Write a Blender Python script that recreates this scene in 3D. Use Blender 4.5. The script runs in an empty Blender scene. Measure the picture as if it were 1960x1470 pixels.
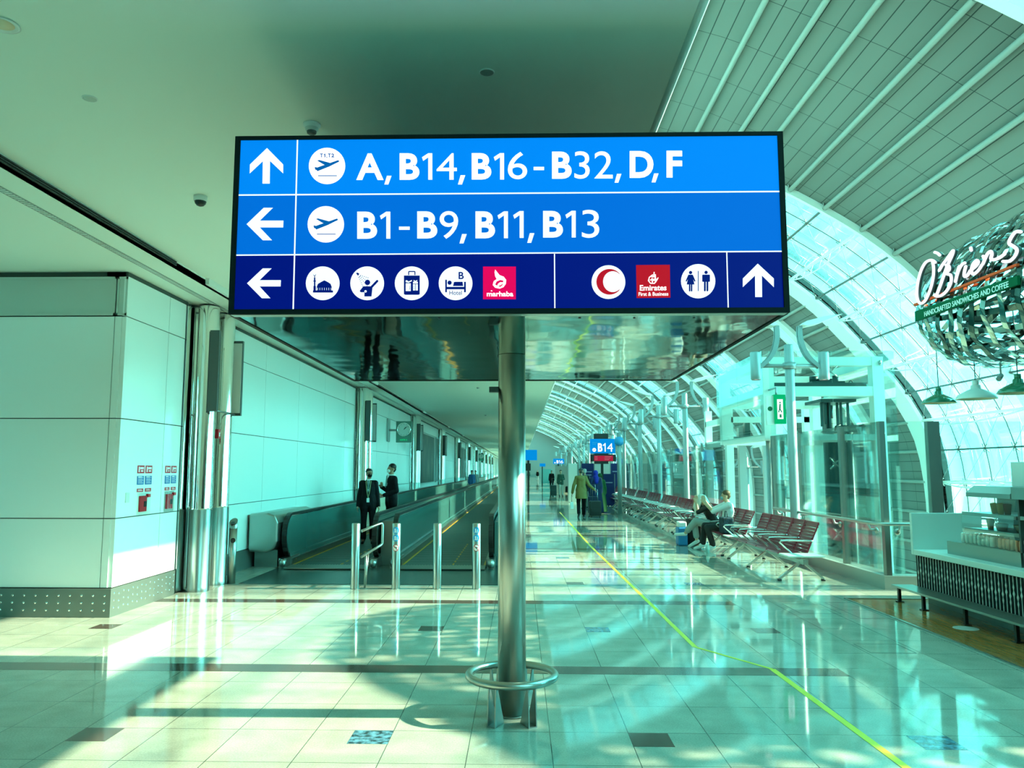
import bpy, bmesh, math, random
from mathutils import Vector, Matrix, Quaternion
random.seed(7)
PI = math.pi
SC = bpy.context.scene
COL = SC.collection
# ------------------------------------------------------------------ camera
EYE = 1.75; FPX = 1487.3; CX = 958.8
PIT = math.radians(6.308); YAW = math.radians(1.402); ROL = math.radians(.083)
_cp, _sp, _cy, _sy = math.cos(PIT), math.sin(PIT), math.cos(YAW), math.sin(YAW)
FW = Vector((-_sy*_cp, _cy*_cp, _sp)); RT = Vector((_cy, _sy, 0)); UP = RT.cross(FW)
R2 = RT*math.cos(ROL)+UP*math.sin(ROL); U2 = -RT*math.sin(ROL)+UP*math.cos(ROL)
cam = bpy.data.cameras.new('camera'); camo = bpy.data.objects.new('camera', cam); COL.objects.link(camo)
camo.matrix_world = Matrix(((R2.x, U2.x, -FW.x, 0), (R2.y, U2.y, -FW.y, 0), (R2.z, U2.z, -FW.z, EYE), (0, 0, 0, 1)))
cam.sensor_fit = 'HORIZONTAL'; cam.sensor_width = 36.0; cam.lens = FPX/1960*36.0
cam.shift_x = (980-CX)/1960.0; cam.clip_end = 900; cam.clip_start = .05
SC.camera = camo
# ------------------------------------------------------------------ light
w = bpy.data.worlds.new('sky'); SC.world = w; w.use_nodes = True
nt = w.node_tree; bg = nt.nodes['Background']
tc = nt.nodes.new('ShaderNodeTexCoord'); nz = nt.nodes.new('ShaderNodeTexNoise'); nz.inputs['Scale'].default_value = 2.2; nz.inputs['Detail'].default_value = 4
cr = nt.nodes.new('ShaderNodeValToRGB'); cr.color_ramp.elements[0].position = .3; cr.color_ramp.elements[1].position = .75
cr.color_ramp.elements[0].color = (.12, .92, .90, 1); cr.color_ramp.elements[1].color = (.26, 1, .94, 1)
nt.links.new(tc.outputs['Generated'], nz.inputs['Vector']); nt.links.new(nz.outputs['Fac'], cr.inputs['Fac']); nt.links.new(cr.outputs['Color'], bg.inputs['Color'])
sx_ = nt.nodes.new('ShaderNodeSeparateXYZ'); nt.links.new(tc.outputs['Generated'], sx_.inputs[0])
mr_ = nt.nodes.new('ShaderNodeMapRange'); mr_.inputs['From Min'].default_value = .35; mr_.inputs['From Max'].default_value = .95; mr_.inputs['To Min'].default_value = 2.9; mr_.inputs['To Max'].default_value = 18
nt.links.new(sx_.outputs[0], mr_.inputs['Value']); nt.links.new(mr_.outputs[0], bg.inputs['Strength'])   # hazy sky, brighter round the sun
sun = bpy.data.lights.new('sun', 'SUN'); suno = bpy.data.objects.new('sun', sun); COL.objects.link(suno)
sun.energy = 17.0; sun.color = (1.0, 1.0, .68); sun.angle = math.radians(.9)
suno.rotation_euler = Vector((-1, -.013, -.61)).to_track_quat('-Z', 'Y').to_euler()
SC.view_settings.view_transform = 'Standard'; SC.view_settings.look = 'None'
SC.view_settings.exposure = 0.14; SC.view_settings.gamma = 1.0
SC.cycles.max_bounces = 9; SC.cycles.diffuse_bounces = 5; SC.cycles.glossy_bounces = 4; SC.cycles.transparent_max_bounces = 14
SC.cycles.caustics_reflective = False; SC.cycles.caustics_refractive = False; SC.cycles.sample_clamp_indirect = 6
SC.cycles.use_adaptive_sampling = True; SC.cycles.adaptive_threshold = .02
# ------------------------------------------------------------------ picture to place helpers (camera model above)
def ray(x, y): return FW+R2*((x-CX)/FPX)-U2*((y-735)/FPX)
def g(x, y, z=0): d = ray(x, y); return Vector((0, 0, EYE))+d*((z-EYE)/d.z)
def aY(x, y, Y): d = ray(x, y); return Vector((0, 0, EYE))+d*(Y/d.y)
def aX(x, y, X): d = ray(x, y); return Vector((0, 0, EYE))+d*(X/d.x)
# ------------------------------------------------------------------ materials
MATS = {}
def mat(name, col=(.8, .8, .8), rough=.5, metal=0.0, emit=None, es=0.0, bump=0.0, bscale=8.0, spec=None, bvec=None, vary=0.0, coat=0):
    if name in MATS: return MATS[name]
    m = bpy.data.materials.new(name); m.use_nodes = True; t = m.node_tree; b = t.nodes['Principled BSDF']
    b.inputs['Base Color'].default_value = (*col, 1); b.inputs['Roughness'].default_value = rough; b.inputs['Metallic'].default_value = metal
    if spec is not None: b.inputs['Specular IOR Level'].default_value = spec
    if coat: b.inputs['Coat Weight'].default_value = coat; b.inputs['Coat Roughness'].default_value = .05
    if emit: b.inputs['Emission Color'].default_value = (*emit, 1); b.inputs['Emission Strength'].default_value = es
    if bump or vary:
        c = t.nodes.new('ShaderNodeTexCoord'); mp = t.nodes.new('ShaderNodeMapping'); n = t.nodes.new('ShaderNodeTexNoise')
        n.inputs['Scale'].default_value = bscale
        if bvec: mp.inputs['Scale'].default_value = bvec
        t.links.new(c.outputs['Object'], mp.inputs['Vector']); t.links.new(mp.outputs['Vector'], n.inputs['Vector'])
        if bump:
            bn = t.nodes.new('ShaderNodeBump'); bn.inputs['Strength'].default_value = bump; bn.inputs['Distance'].default_value = .05
            t.links.new(n.outputs['Fac'], bn.inputs['Height']); t.links.new(bn.outputs['Normal'], b.inputs['Normal'])
        if vary:
            r = t.nodes.new('ShaderNodeValToRGB'); e = r.color_ramp.elements
            e[0].position = .35; e[1].position = .65
            e[0].color = (*[v*(1-vary) for v in col], 1); e[1].color = (*[min(1, v*(1+vary)) for v in col], 1)
            t.links.new(n.outputs['Fac'], r.inputs['Fac']); t.links.new(r.outputs['Color'], b.inputs['Base Color'])
    MATS[name] = m; return m
def glass(name, tint=(.8, .97, .95), refl=1.0, ior=1.5):
    m = bpy.data.materials.new(name); m.use_nodes = True; t = m.node_tree; t.nodes.clear()
    o = t.nodes.new('ShaderNodeOutputMaterial'); mx = t.nodes.new('ShaderNodeMixShader'); tr = t.nodes.new('ShaderNodeBsdfTransparent')
    gl = t.nodes.new('ShaderNodeBsdfGlossy'); gl.inputs['Roughness'].default_value = .02; fr = t.nodes.new('ShaderNodeFresnel'); fr.inputs['IOR'].default_value = ior
    mu = t.nodes.new('ShaderNodeMath'); mu.operation = 'MULTIPLY'; mu.inputs[1].default_value = refl
    tr.inputs['Color'].default_value = (*tint, 1)
    t.links.new(fr.outputs['Fac'], mu.inputs[0]); t.links.new(mu.outputs[0], mx.inputs['Fac'])
    t.links.new(tr.outputs[0], mx.inputs[1]); t.links.new(gl.outputs[0], mx.inputs[2]); t.links.new(mx.outputs[0], o.inputs['Surface'])
    MATS[name] = m; return m
def emis(name, col, s=1.0):
    m = bpy.data.materials.new(name); m.use_nodes = True; t = m.node_tree; b = t.nodes['Principled BSDF']
    b.inputs['Base Color'].default_value = (*[c*.3 for c in col], 1); b.inputs['Roughness'].default_value = .45; b.inputs['Specular IOR Level'].default_value = .08
    b.inputs['Emission Color'].default_value = (*col, 1); b.inputs['Emission Strength'].default_value = s
    MATS[name] = m; return m
WHITE = mat('white_paint', (.80, .84, .80), .35)
CEIL = mat('ceiling_plaster', (.82, .92, .84), .75, bump=.04, bscale=.6)
PANEL = mat('wall_panel', (.88, .95, .93), .20, spec=.9)
PANELG = mat('wall_panel_grey', (.52, .60, .55), .35)
GROOVE = mat('groove_dark', (.06, .08, .07), .8)
STEEL = mat('brushed_steel', (.44, .47, .44), .30, 1.0, bump=.02, bscale=60, bvec=(1, 1, .03))
STEELD = mat('dark_steel', (.30, .33, .31), .35, 1.0)
CHROME = mat('chrome', (.85, .88, .87), .06, 1.0)
MIRROR = mat('polished_mirror_steel', (.78, .84, .82), .03, 1.0, bump=.25, bscale=.9)
MIRRORW = mat('wavy_polished_steel', (.34, .45, .41), .05, 1.0, bump=.16, bscale=1.6, bvec=(1, .8, 1))
SILVER = mat('silver_paint', (.30, .36, .36), .38, .35)
BLACK = mat('black_paint', (.012, .016, .016), .35)
DGREY = mat('dark_grey', (.07, .09, .085), .45)
GREYM = mat('mid_grey', (.32, .36, .35), .5)
RED = mat('bench_red', (.32, .022, .045), .32, coat=.25)
ALU = mat('bench_aluminium', (.62, .66, .64), .25, .9)
GREEN = mat('enamel_green', (.01, .17, .08), .2, coat=.6)
CREAMIN = mat('shade_inside', (.85, .72, .5), .5)
GLS = glass('hull_glass', (.93, .99, .98), .5)
GLB = glass('screen_glass', (.86, .97, .955), .7)
GLD = glass('lift_side_glass', (.90, .98, .97), .3)
GLC = glass('case_glass', (.95, .98, .97), .25)
# ------------------------------------------------------------------ mesh building
class MB:
    def __init__(s): s.b = bmesh.new(); s.uv = None
    def box(s, x0, x1, y0, y1, z0, z1, M=None):
        vs = [s.b.verts.new(Vector((x, y, z)) if M is None else M @ Vector((x, y, z))) for x in (x0, x1) for y in (y0, y1) for z in (z0, z1)]
        for f in ((0, 1, 3, 2), (4, 6, 7, 5), (0, 4, 5, 1), (2, 3, 7, 6), (0, 2, 6, 4), (1, 5, 7, 3)): s.b.faces.new([vs[i] for i in f])
        return s
    def bar(s, p0, p1, w_, h_, up=(0, 0, 1)):
        p0, p1 = Vector(p0), Vector(p1); d = (p1-p0); L = d.length; d.normalize(); u = Vector(up)
        r = d.cross(u)
        if r.length < 1e-4: r = d.cross(Vector((1, 0, 0)))
        r.normalize(); u = r.cross(d)
        M = Matrix(((r.x, d.x, u.x, p0.x), (r.y, d.y, u.y, p0.y), (r.z, d.z, u.z, p0.z), (0, 0, 0, 1)))
        return s.box(-w_/2, w_/2, 0, L, -h_/2, h_/2, M)
    def tube(s, pts, r, n=10, closed=False, cap=True, flat=False):
        pts = [Vector(p) for p in pts]; N = len(pts); rs = r if isinstance(r, (list, tuple)) else [r]*N
        rings = []; pu = None
        for i, p in enumerate(pts):
            a = pts[(i-1) % N] if (closed or i > 0) else p; c = pts[(i+1) % N] if (closed or i < N-1) else p
            t = (c-a).normalized()
            if pu is None:
                pu = t.orthogonal().normalized()
            pu = (pu-t*pu.dot(t))
            if pu.length < 1e-5: pu = t.orthogonal()
            pu.normalize(); v = t.cross(pu)
            rings.append([s.b.verts.new(p+(pu*math.cos(2*PI*k/n)+v*math.sin(2*PI*k/n))*rs[i]) for k in range(n)])
        M = N if closed else N-1
        for i in range(M):
            A, B = rings[i], rings[(i+1) % N]
            off = 0
            if closed and i == N-1:
                off = min(range(n), key=lambda o: (A[0].co-B[o].co).length)
            for k in range(n):
                f = s.b.faces.new([A[k], A[(k+1) % n], B[(k+1+off) % n], B[(k+off) % n]]); f.smooth = not flat
        if cap and not closed: s.b.faces.new(rings[0][::-1]); s.b.faces.new(rings[-1])
        return s
    def cyl(s, x, y, z0, z1, r, n=20, r1=None): return s.tube([(x, y, z0), (x, y, z1)], [r, r if r1 is None else r1], n)
    def lathe(s, prof, c=(0, 0, 0), n=24, cap=False):
        c = Vector(c); rings = []
        for (r, z) in prof: rings.append([s.b.verts.new(c+Vector((r*math.cos(2*PI*k/n), r*math.sin(2*PI*k/n), z))) for k in range(n)])
        for A, B in zip(rings, rings[1:]):
            for k in range(n): f = s.b.faces.new([A[k], A[(k+1) % n], B[(k+1) % n], B[k]]); f.smooth = True
        if cap: s.b.faces.new(rings[0][::-1]); s.b.faces.new(rings[-1])
        return s
    def prism(s, pts, o, u, v, d):
        """2-D outline pts in the plane o,u,v thickened by vector d"""
        o, u, v, d = Vector(o), Vector(u), Vector(v), Vector(d)
        A = [s.b.verts.new(o+u*p[0]+v*p[1]) for p in pts]; B = [s.b.verts.new(o+u*p[0]+v*p[1]+d) for p in pts]; n = len(pts)
        s.b.faces.new(A); s.b.faces.new(B[::-1])
        for i in range(n): s.b.faces.new([A[i], B[i], B[(i+1) % n], A[(i+1) % n]])
        return s
    def poly3(s, pts, d):
        d = Vector(d); A = [s.b.verts.new(Vector(p)) for p in pts]; B = [s.b.verts.new(Vector(p)+d) for p in pts]; n = len(pts)
        s.b.faces.new(A); s.b.faces.new(B[::-1])
        for i in range(n): s.b.faces.new([A[i], B[i], B[(i+1) % n], A[(i+1) % n]])
        return s
    def ell(s, c, r, n=12, M=None):
        c = Vector(c); top = s.b.verts.new((M @ Vector((0, 0, r[2])) if M else Vector((0, 0, r[2])))+c); bot = s.b.verts.new((M @ Vector((0, 0, -r[2])) if M else Vector((0, 0, -r[2])))+c); rings = []
        m = max(5, n//2)
        for i in range(1, m):
            a = PI*i/m; ring = []
            for k in range(n):
                p = Vector((r[0]*math.sin(a)*math.cos(2*PI*k/n), r[1]*math.sin(a)*math.sin(2*PI*k/n), r[2]*math.cos(a)))
                ring.append(s.b.verts.new((M @ p if M else p)+c))
            rings.append(ring)
        for k in range(n): s.b.faces.new([top, rings[0][k], rings[0][(k+1) % n]]).smooth = True; s.b.faces.new([bot, rings[-1][(k+1) % n], rings[-1][k]]).smooth = True
        for A, B in zip(rings, rings[1:]):
            for k in range(n): s.b.faces.new([A[k], B[k], B[(k+1) % n], A[(k+1) % n]]).smooth = True
        return s
    def build(s, name, m, parent=None, smooth=False, kind=None, bevel=0):
        bmesh.ops.recalc_face_normals(s.b, faces=s.b.faces)
        me = bpy.data.meshes.new(name); s.b.to_mesh(me); s.b.free(); me.materials.append(m)
        o = bpy.data.objects.new(name, me); COL.objects.link(o)
        if parent is not None: o.parent = parent
        if smooth:
            for p in me.polygons: p.use_smooth = True
        if bevel:
            bv = o.modifiers.new('b', 'BEVEL'); bv.width = bevel; bv.segments = 2; bv.limit_method = 'ANGLE'
        if kind: o['kind'] = kind
        return o
def tag(o, label=None, cat=None, group=None, kind=None):
    if label: o['label'] = label
    if cat: o['category'] = cat
    if group: o['group'] = group
    if kind: o['kind'] = kind
    return o
def empty(name, loc=(0, 0, 0), rz=0.0):
    o = bpy.data.objects.new(name, None); COL.objects.link(o); o.location = loc; o.rotation_euler = (0, 0, rz); o.empty_display_size = .1; return o
def kids(o): return [c for c in list(bpy.data.objects) if c.parent == o]
def tree_of(o): return (o, [tree_of(c) for c in kids(o)])
def copy_tree(t, parent=None):
    c = t[0].copy(); COL.objects.link(c); c.parent = parent
    for ch in t[1]: copy_tree(ch, c)
    return c
def text_mesh(s, bold=0.0, shear=0.0, spacing=1.0):
    c = bpy.data.curves.new('t', 'FONT'); c.body = s; c.size = 1; c.offset = bold; c.extrude = .5; c.shear = shear; c.resolution_u = 5; c.space_character = spacing
    o = bpy.data.objects.new('t', c); COL.objects.link(o); bpy.context.view_layer.update()
    dg = bpy.context.evaluated_depsgraph_get(); me = bpy.data.meshes.new_from_object(o.evaluated_get(dg))
    bpy.data.objects.remove(o); bpy.data.curves.remove(c); return me
def text_into(b, s, p_bl, p_br, p_tl, d, bold=0.0, spacing=1.0, shear=0.0):
    """fit the string into the parallelogram bottom-left, bottom-right, top-left; d = thickness vector"""
    me = text_mesh(s, bold, shear, spacing); xs = [v.co.x for v in me.vertices]; ys = [v.co.y for v in me.vertices]; zs = [v.co.z for v in me.vertices]
    x0, x1, y0, y1, z0, z1 = min(xs), max(xs), min(ys), max(ys), min(zs), max(zs)
    P, U, V, D = Vector(p_bl), Vector(p_br)-Vector(p_bl), Vector(p_tl)-Vector(p_bl), Vector(d)
    vs = [b.b.verts.new(P+U*((v.co.x-x0)/(x1-x0))+V*((v.co.y-y0)/(y1-y0))+D*((v.co.z-z0)/(z1-z0))) for v in me.vertices]
    for f in me.polygons:
        try: b.b.faces.new([vs[i] for i in f.vertices])
        except ValueError: pass
    bpy.data.meshes.remove(me)
def circ(cx, cy, r, n=40, a0=0, a1=2*PI): return [(cx+r*math.cos(a0+(a1-a0)*k/n), cy+r*math.sin(a0+(a1-a0)*k/n)) for k in range(n if abs(a1-a0-2*PI) < 1e-6 else n+1)]
def lerp(a, b, t): return a+(b-a)*t
# ================================================================== FLOOR
TX, TY, X0, Y0T = .525, .587, -.328, 4.864
def floor_mat():
    m = bpy.data.materials.new('terrazzo_tiles'); m.use_nodes = True; t = m.node_tree; b = t.nodes['Principled BSDF']
    tc = t.nodes.new('ShaderNodeTexCoord'); sp = t.nodes.new('ShaderNodeSeparateXYZ'); t.links.new(tc.outputs['Object'], sp.inputs[0])
    def line(out, off, per, wd):
        a = t.nodes.new('ShaderNodeMath'); a.operation = 'SUBTRACT'; t.links.new(out, a.inputs[0]); a.inputs[1].default_value = off
        d = t.nodes.new('ShaderNodeMath'); d.operation = 'DIVIDE'; t.links.new(a.outputs[0], d.inputs[0]); d.inputs[1].default_value = per
        r = t.nodes.new('ShaderNodeMath'); r.operation = 'ROUND'; t.links.new(d.outputs[0], r.inputs[0])
        s = t.nodes.new('ShaderNodeMath'); s.operation = 'SUBTRACT'; t.links.new(d.outputs[0], s.inputs[0]); t.links.new(r.outputs[0], s.inputs[1])
        ab = t.nodes.new('ShaderNodeMath'); ab.operation = 'ABSOLUTE'; t.links.new(s.outputs[0], ab.inputs[0])
        lt = t.nodes.new('ShaderNodeMath'); lt.operation = 'LESS_THAN'; t.links.new(ab.outputs[0], lt.inputs[0]); lt.inputs[1].default_value = wd/per
        fl = t.nodes.new('ShaderNodeMath'); fl.operation = 'FLOOR'; t.links.new(d.outputs[0], fl.inputs[0])
        return lt.outputs[0], fl.outputs[0]
    lx, ix = line(sp.outputs[0], X0, TX, .0028); ly, iy = line(sp.outputs[1], Y0T, TY, .0028)
    mx = t.nodes.new('ShaderNodeMath'); mx.operation = 'MAXIMUM'; t.links.new(lx, mx.inputs[0]); t.links.new(ly, mx.inputs[1])
    n1 = t.nodes.new('ShaderNodeTexNoise'); n1.inputs['Scale'].default_value = 90; n1.inputs['Detail'].default_value = 3; t.links.new(tc.outputs['Object'], n1.inputs['Vector'])
    n2 = t.nodes.new('ShaderNodeTexNoise'); n2.inputs['Scale'].default_value = 3.5; n2.inputs['Detail'].default_value = 5; t.links.new(tc.outputs['Object'], n2.inputs['Vector'])
    ad = t.nodes.new('ShaderNodeMixRGB'); ad.inputs['Fac'].default_value = .5; t.links.new(n1.outputs['Fac'], ad.inputs[1]); t.links.new(n2.outputs['Fac'], ad.inputs[2])
    r = t.nodes.new('ShaderNodeValToRGB'); e = r.color_ramp.elements; e[0].position = .36; e[0].color = (.34, .36, .30, 1); e[1].position = .62; e[1].color = (.50, .50, .42, 1)
    t.links.new(ad.outputs[0], r.inputs['Fac'])
    cm = t.nodes.new('ShaderNodeCombineXYZ'); t.links.new(ix, cm.inputs[0]); t.links.new(iy, cm.inputs[1])
    wn = t.nodes.new('ShaderNodeTexWhiteNoise'); t.links.new(cm.outputs[0], wn.inputs['Vector'])
    mr = t.nodes.new('ShaderNodeMapRange'); mr.inputs['To Min'].default_value = .93; mr.inputs['To Max'].default_value = 1.05; t.links.new(wn.outputs['Value'], mr.inputs['Value'])
    mu = t.nodes.new('ShaderNodeMixRGB'); mu.blend_type = 'MULTIPLY'; mu.inputs['Fac'].default_value = 1; t.links.new(r.outputs[0], mu.inputs[1]); t.links.new(mr.outputs[0], mu.inputs[2])
    mg = t.nodes.new('ShaderNodeMixRGB'); t.links.new(mx.outputs[0], mg.inputs['Fac']); t.links.new(mu.outputs[0], mg.inputs[1]); mg.inputs[2].default_value = (.07, .09, .08, 1)
    t.links.new(mg.outputs[0], b.inputs['Base Color']); b.inputs['Roughness'].default_value = .05; b.inputs['Specular IOR Level'].default_value = .5
    b.inputs['IOR'].default_value = 1.55
    return m
FM = floor_mat()
FLX1 = 5.75; FY0, FY1 = -6.0, 190.0
fl = MB().box(-5.2, FLX1, FY0, FY1, -.35, 0).box(-9.0, -5.2, FY0, 9.45, -.35, 0).box(FLX1, 10.0, FY0, 12.1, -.35, 0).build('floor', FM, kind='structure')
BROWN = mat('brown_granite', (.085, .05, .04), .09, vary=.35, bscale=60, spec=.6)
BLUEM = mat('blue_marble', (.07, .17, .25), .09, vary=.8, bscale=22, spec=.6)
bars = MB(); sq = MB(); sqb = MB()
yb = 7.21-3.522*3; i = 0
while yb < 150:
    x0 = -4.9 if yb < 12 else -.25
    if yb > 2: bars.box(x0 if yb > 9.4 else -8.9, X0+6*TX, yb-.26, yb, 0, .0012)
    yi = yb-3.522/2
    if yi > 2:
        for k, xs in enumerate((-4.77, -2.95, -1.115, .722, 2.56)):
            if xs < -.3 and yi > 12: continue
            if abs(yi-8.97) < .3 and xs == -2.95: continue
            (sqb if (k >= 2 and (k+round((yi-5.45)/3.522)) % 2 == 0) else sq).box(xs, xs+.262, yi-.26, yi, 0, .0012)
    yb += 3.522; i += 1
bars.build('stone_band', BROWN, fl); sq.build('brown_inset', BROWN, fl)
sqb.build('blue_inset', BLUEM, fl)
# exterior
out = MB().box(-300, 400, -200, 500, -5.3, -5.0).build('ground', mat('apron_concrete', (.55, .58, .56), .8), kind='structure')
# low level slab edge
MB().box(FLX1-.02, FLX1+.05, 12.1, 190, -.5, .0).build('trim_1', PANELG, kind='structure')
# yellow tape
tp = MB(); path = [(1.66, 33, .05), (1.63, 18.4, .05), (1.74, 8.02, .05), (2.23, 7.17, .035), (2.285, 4.88, .055), (2.31, 3.4, .055)]
for (xa, ya, wa), (xb, yb_, wb) in zip(path, path[1:]):
    d = Vector((xb-xa, yb_-ya)); n = Vector((-d.y, d.x)).normalized()*(max(wa, wb) if (wa, wb) != (.05, .035) else .035)/2
    tp.poly3([(xa+n.x, ya+n.y, .0014), (xb+n.x, yb_+n.y, .0014), (xb-n.x, yb_-n.y, .0014), (xa-n.x, ya-n.y, .0014)], (0, 0, .0008))
tag(tp.build('floor_tape', mat('yellow_tape', (.95, .74, .02), .35)), 'long yellow tape line running along the polished tile floor', 'floor tape')
# access hatch outlines in the floor
hm = MB()
for (xa, xb, ya, yb_) in ((3.38, 3.82, 7.82, 8.22), (3.45, 3.95, 9.9, 10.6), (4.05, 4.40, 9.6, 10.7), (-3.55, -3.0, 9.2, 10.0)):
    for (a, b, c, d) in ((xa, xb, ya, ya+.008), (xa, xb, yb_-.008, yb_), (xa, xa+.008, ya, yb_), (xb-.008, xb, ya, yb_)): hm.box(a, b, c, d, 0, .001)
hm.build('hatch_outline', GROOVE, fl)
# ================================================================== CEILING
ZS, ZC, XW = 4.214, 4.30, -4.88
XE = .985; XF = -4.21
MB().box(-9.5, XF, FY0, FY1, ZS, ZS+.06).build('ceiling', CEIL, kind='structure')
MB().box(XF-.02, XE, FY0, FY1, ZC, ZC+.45).build('ceiling.001', CEIL, kind='structure')
MB().tube([(XE+.03, FY0, ZC+.03), (XE+.03, FY1, ZC+.03)], .035, 10).build('trim_2', WHITE, kind='structure')
t3 = MB(); t3.box(XF-.05, XF, FY0, FY1, ZS, ZC)
for k in range(13): t3.box(XF-.02, XF+.05, 10.1+11.7*k, 10.9+11.7*k, ZS, ZC)
t3.build('trim_3', WHITE, kind='structure')
SLOT = mat('slot_black', (.015, .03, .03), .6)
ds = MB(); 
for k in range(3): ds.box(XF, XF+.012, -12, 9.2, ZS+.012+k*.022, ZS+.026+k*.022)
tag(ds.build('air_slot', SLOT), 'long dark slotted air diffuser set in the ceiling step', 'air vent')
for k in range(12):
    y0_ = 10.95+11.7*k
    o = MB().box(XF, XF+.012, y0_, y0_+10.7, ZS+.02, ZS+.06).build('air_slot', SLOT)
    tag(o, 'thin dark air slot along the ceiling step beyond the steel columns', 'air vent', 'air slots beyond the columns')
lb = MB(); y = -8.0
while y < 60:
    lb.box(-4.62, -4.56, y, y+.022, ZS-.006, ZS+.01); y += .045 if y < 25 else .09
lg = MB().box(-4.64, -4.54, -8, 130, ZS-.002, ZS+.02).build('light_trough', mat('trough_grey', (.28, .33, .30), .4))
tag(lg, 'narrow grilled light strip running along the lower ceiling', 'light strip')
o = lb.build('louvre_grille', WHITE, lg); o['kind'] = 'stuff'
# ceiling fittings
def ceil_pos(x, y): return g(x, y, ZC)
p = ceil_pos(597, 238)
e = empty('smoke_detector', (p.x, p.y, ZC)); tag(e, 'white domed smoke detector on the ceiling above the big sign', 'smoke detector')
MB().lathe([(.0, 0), (.066, 0), (.066, -.012), (.05, -.03)], n=24).build('mounting_plate', WHITE, e)
MB().lathe([(.05, -.028), (.044, -.05), (.036, -.054)], n=24).build('detector_body', mat('detector_plastic', (.62, .66, .62), .4), e)
MB().lathe([(.036, -.054), (.034, -.07), (.022, -.078), (0, -.08)], n=24).build('sensor_grille', DGREY, e)
p = ceil_pos(384, 376)
e = empty('security_camera', (p.x, p.y, ZC)); tag(e, 'dome security camera with dark lens hanging from the plain ceiling', 'security camera')
MB().lathe([(0, 0), (.062, 0), (.062, -.03), (.056, -.05)], n=24).build('housing', WHITE, e)
MB().lathe([(.052, -.048), (.048, -.07), (.032, -.088), (.012, -.096), (0, -.097)], n=24).build('lens_dome', BLACK, e)
for (x, y, lab) in ((172, 188, 'flat round speaker disc on the ceiling beside a corner downlight'), (932, 138, 'flat round speaker disc on the ceiling over the sign')):
    p = ceil_pos(x, y); e = empty('ceiling_speaker', (p.x, p.y, ZC)); tag(e, lab, 'ceiling speaker')
    MB().lathe([(0, -.004), (.038, -.006), (.044, -.004), (.044, 0)], n=28).build('cover_disc', PANELG if x < 900 else GREYM, e)
    MB().lathe([(.044, 0), (.044, -.006), (.05, -.006), (.05, 0)], n=28).build('rim', WHITE, e)
p = ceil_pos(4, 46); e = empty('downlight', (p.x, p.y, ZC)); tag(e, 'round recessed ceiling downlight cut by the picture edge', 'downlight')
MB().lathe([(.08, 0), (.095, -.006), (.08, -.008), (.06, -.002)], n=28).build('rim', WHITE, e)
MB().lathe([(0, -.003), (.065, -.003), (.065, 0)], n=28).build('reflector', CREAMIN, e)
for k, (xx, yy) in enumerate(((-2.2, 14.5), (-1.0, 14.8), (-1.3, 24), (-.5, 36), (-1.6, 36.2), (-.7, 55), (-1.3, 55.2))):
    o = MB().lathe([(0, -.05), (.03, -.045), (.045, -.01), (.045, 0)], c=(xx, yy, ZC), n=14).build('ceiling_sprinkler', GREYM)
    tag(o, 'small dark sprinkler fitting on the far ceiling over the walkways', 'sprinkler', 'sprinklers over the walkways')
# ================================================================== WALL
wl = MB()
wl.box(-9.5, XW-.06, 9.43, 9.6, 0, ZS); wl.box(XW-.3, XW-.03, 9.43, FY1, 0, ZS)
wl.build('wall_left', GROOVE, kind='structure')
GP = .012
def panels(b, ax, fixed, a0, a1, zs):
    for z0, z1 in zip(zs, zs[1:]):
        if ax == 'x': b.box(a0+GP/2, a1-GP/2, fixed, fixed+.05, z0+GP/2, z1-GP/2)
        else: b.box(fixed-.05, fixed, a0+GP/2, a1-GP/2, z0+GP/2, z1-GP/2)
ZJ = [.34, 1.16, 2.37, 3.64]
pf = MB(); panels(pf, 'x', 9.37, -5.02+0, XW-.046, ZJ); panels(pf, 'x', 9.37, -6.9, -5.02, ZJ); panels(pf, 'x', 9.37, -9.3, -6.9, ZJ)
pf.build('wall_left.001', PANEL, kind='structure')
pt = MB()
for (a, b_) in ((-5.01, XW-.004), (-6.9, -5.03), (-9.3, -6.91)):
    pt.box(a, b_, 9.385, 9.43, 3.66, 4.14)
    for (c, d, e_, f) in ((a, b_, 3.65, 3.68), (a, b_, 4.11, 4.14), (a, a+.02, 3.65, 4.14), (b_-.02, b_, 3.65, 4.14)): pt.box(c, d, 9.372, 9.39, e_, f)
pt.build('trim_4', PANELG, kind='structure')
pr = MB()
segs = [(9.38, 10.55), (10.55, 11.08)]
PER = 11.7
for k in range(14):
    a = 12.45+PER*k; b_ = a+PER-1.37
    L = (b_-a-1.25)/4
    for q in range(4): segs.append((a+q*L, a+(q+1)*L))
    segs.append((a+4*L, b_))
for (a, b_) in segs:
    if a < 10: panels(pr, 'y', XW, a-.006, b_, ZJ+[4.15])
    else: panels(pr, 'y', XW, a, b_, ZJ+[4.15])
pr.build('wall_left.002', PANEL, kind='structure')
# studded steel plinth
KICK = mat('kick_plate_steel', (.20, .24, .22), .42, .7)
bb = MB(); bb.box(-9.3, XW+.012, 9.345, 9.42, 0, .335); bb.box(XW-.04, XW+.012, 9.42, 11.08, 0, .335)
for k in range(14): a = 12.45+PER*k; bb.box(XW-.04, XW+.012, a, a+PER-1.37, 0, .335)
bbo = bb.build('baseboard_left', KICK, kind='structure')
st = MB()
for r_ in range(3):
    zz = .085+.085*r_
    for k in range(20):
        xx = XW-.06-.139*k
        st.ell((xx, 9.343, zz), (.015, .008, .015), 8)
    for k in range(15):
        yy = 9.42+.115*k
        st.ell((XW+.014, yy, zz+(.0 if k % 2 else .02)), (.008, .015, .015), 8)
    for k in range(6): st.ell((XW+.014, 12.6+.12*k, zz), (.008, .011, .011), 8)
o = st.build('stud', CHROME, bbo); o['kind'] = 'stuff'
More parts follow.
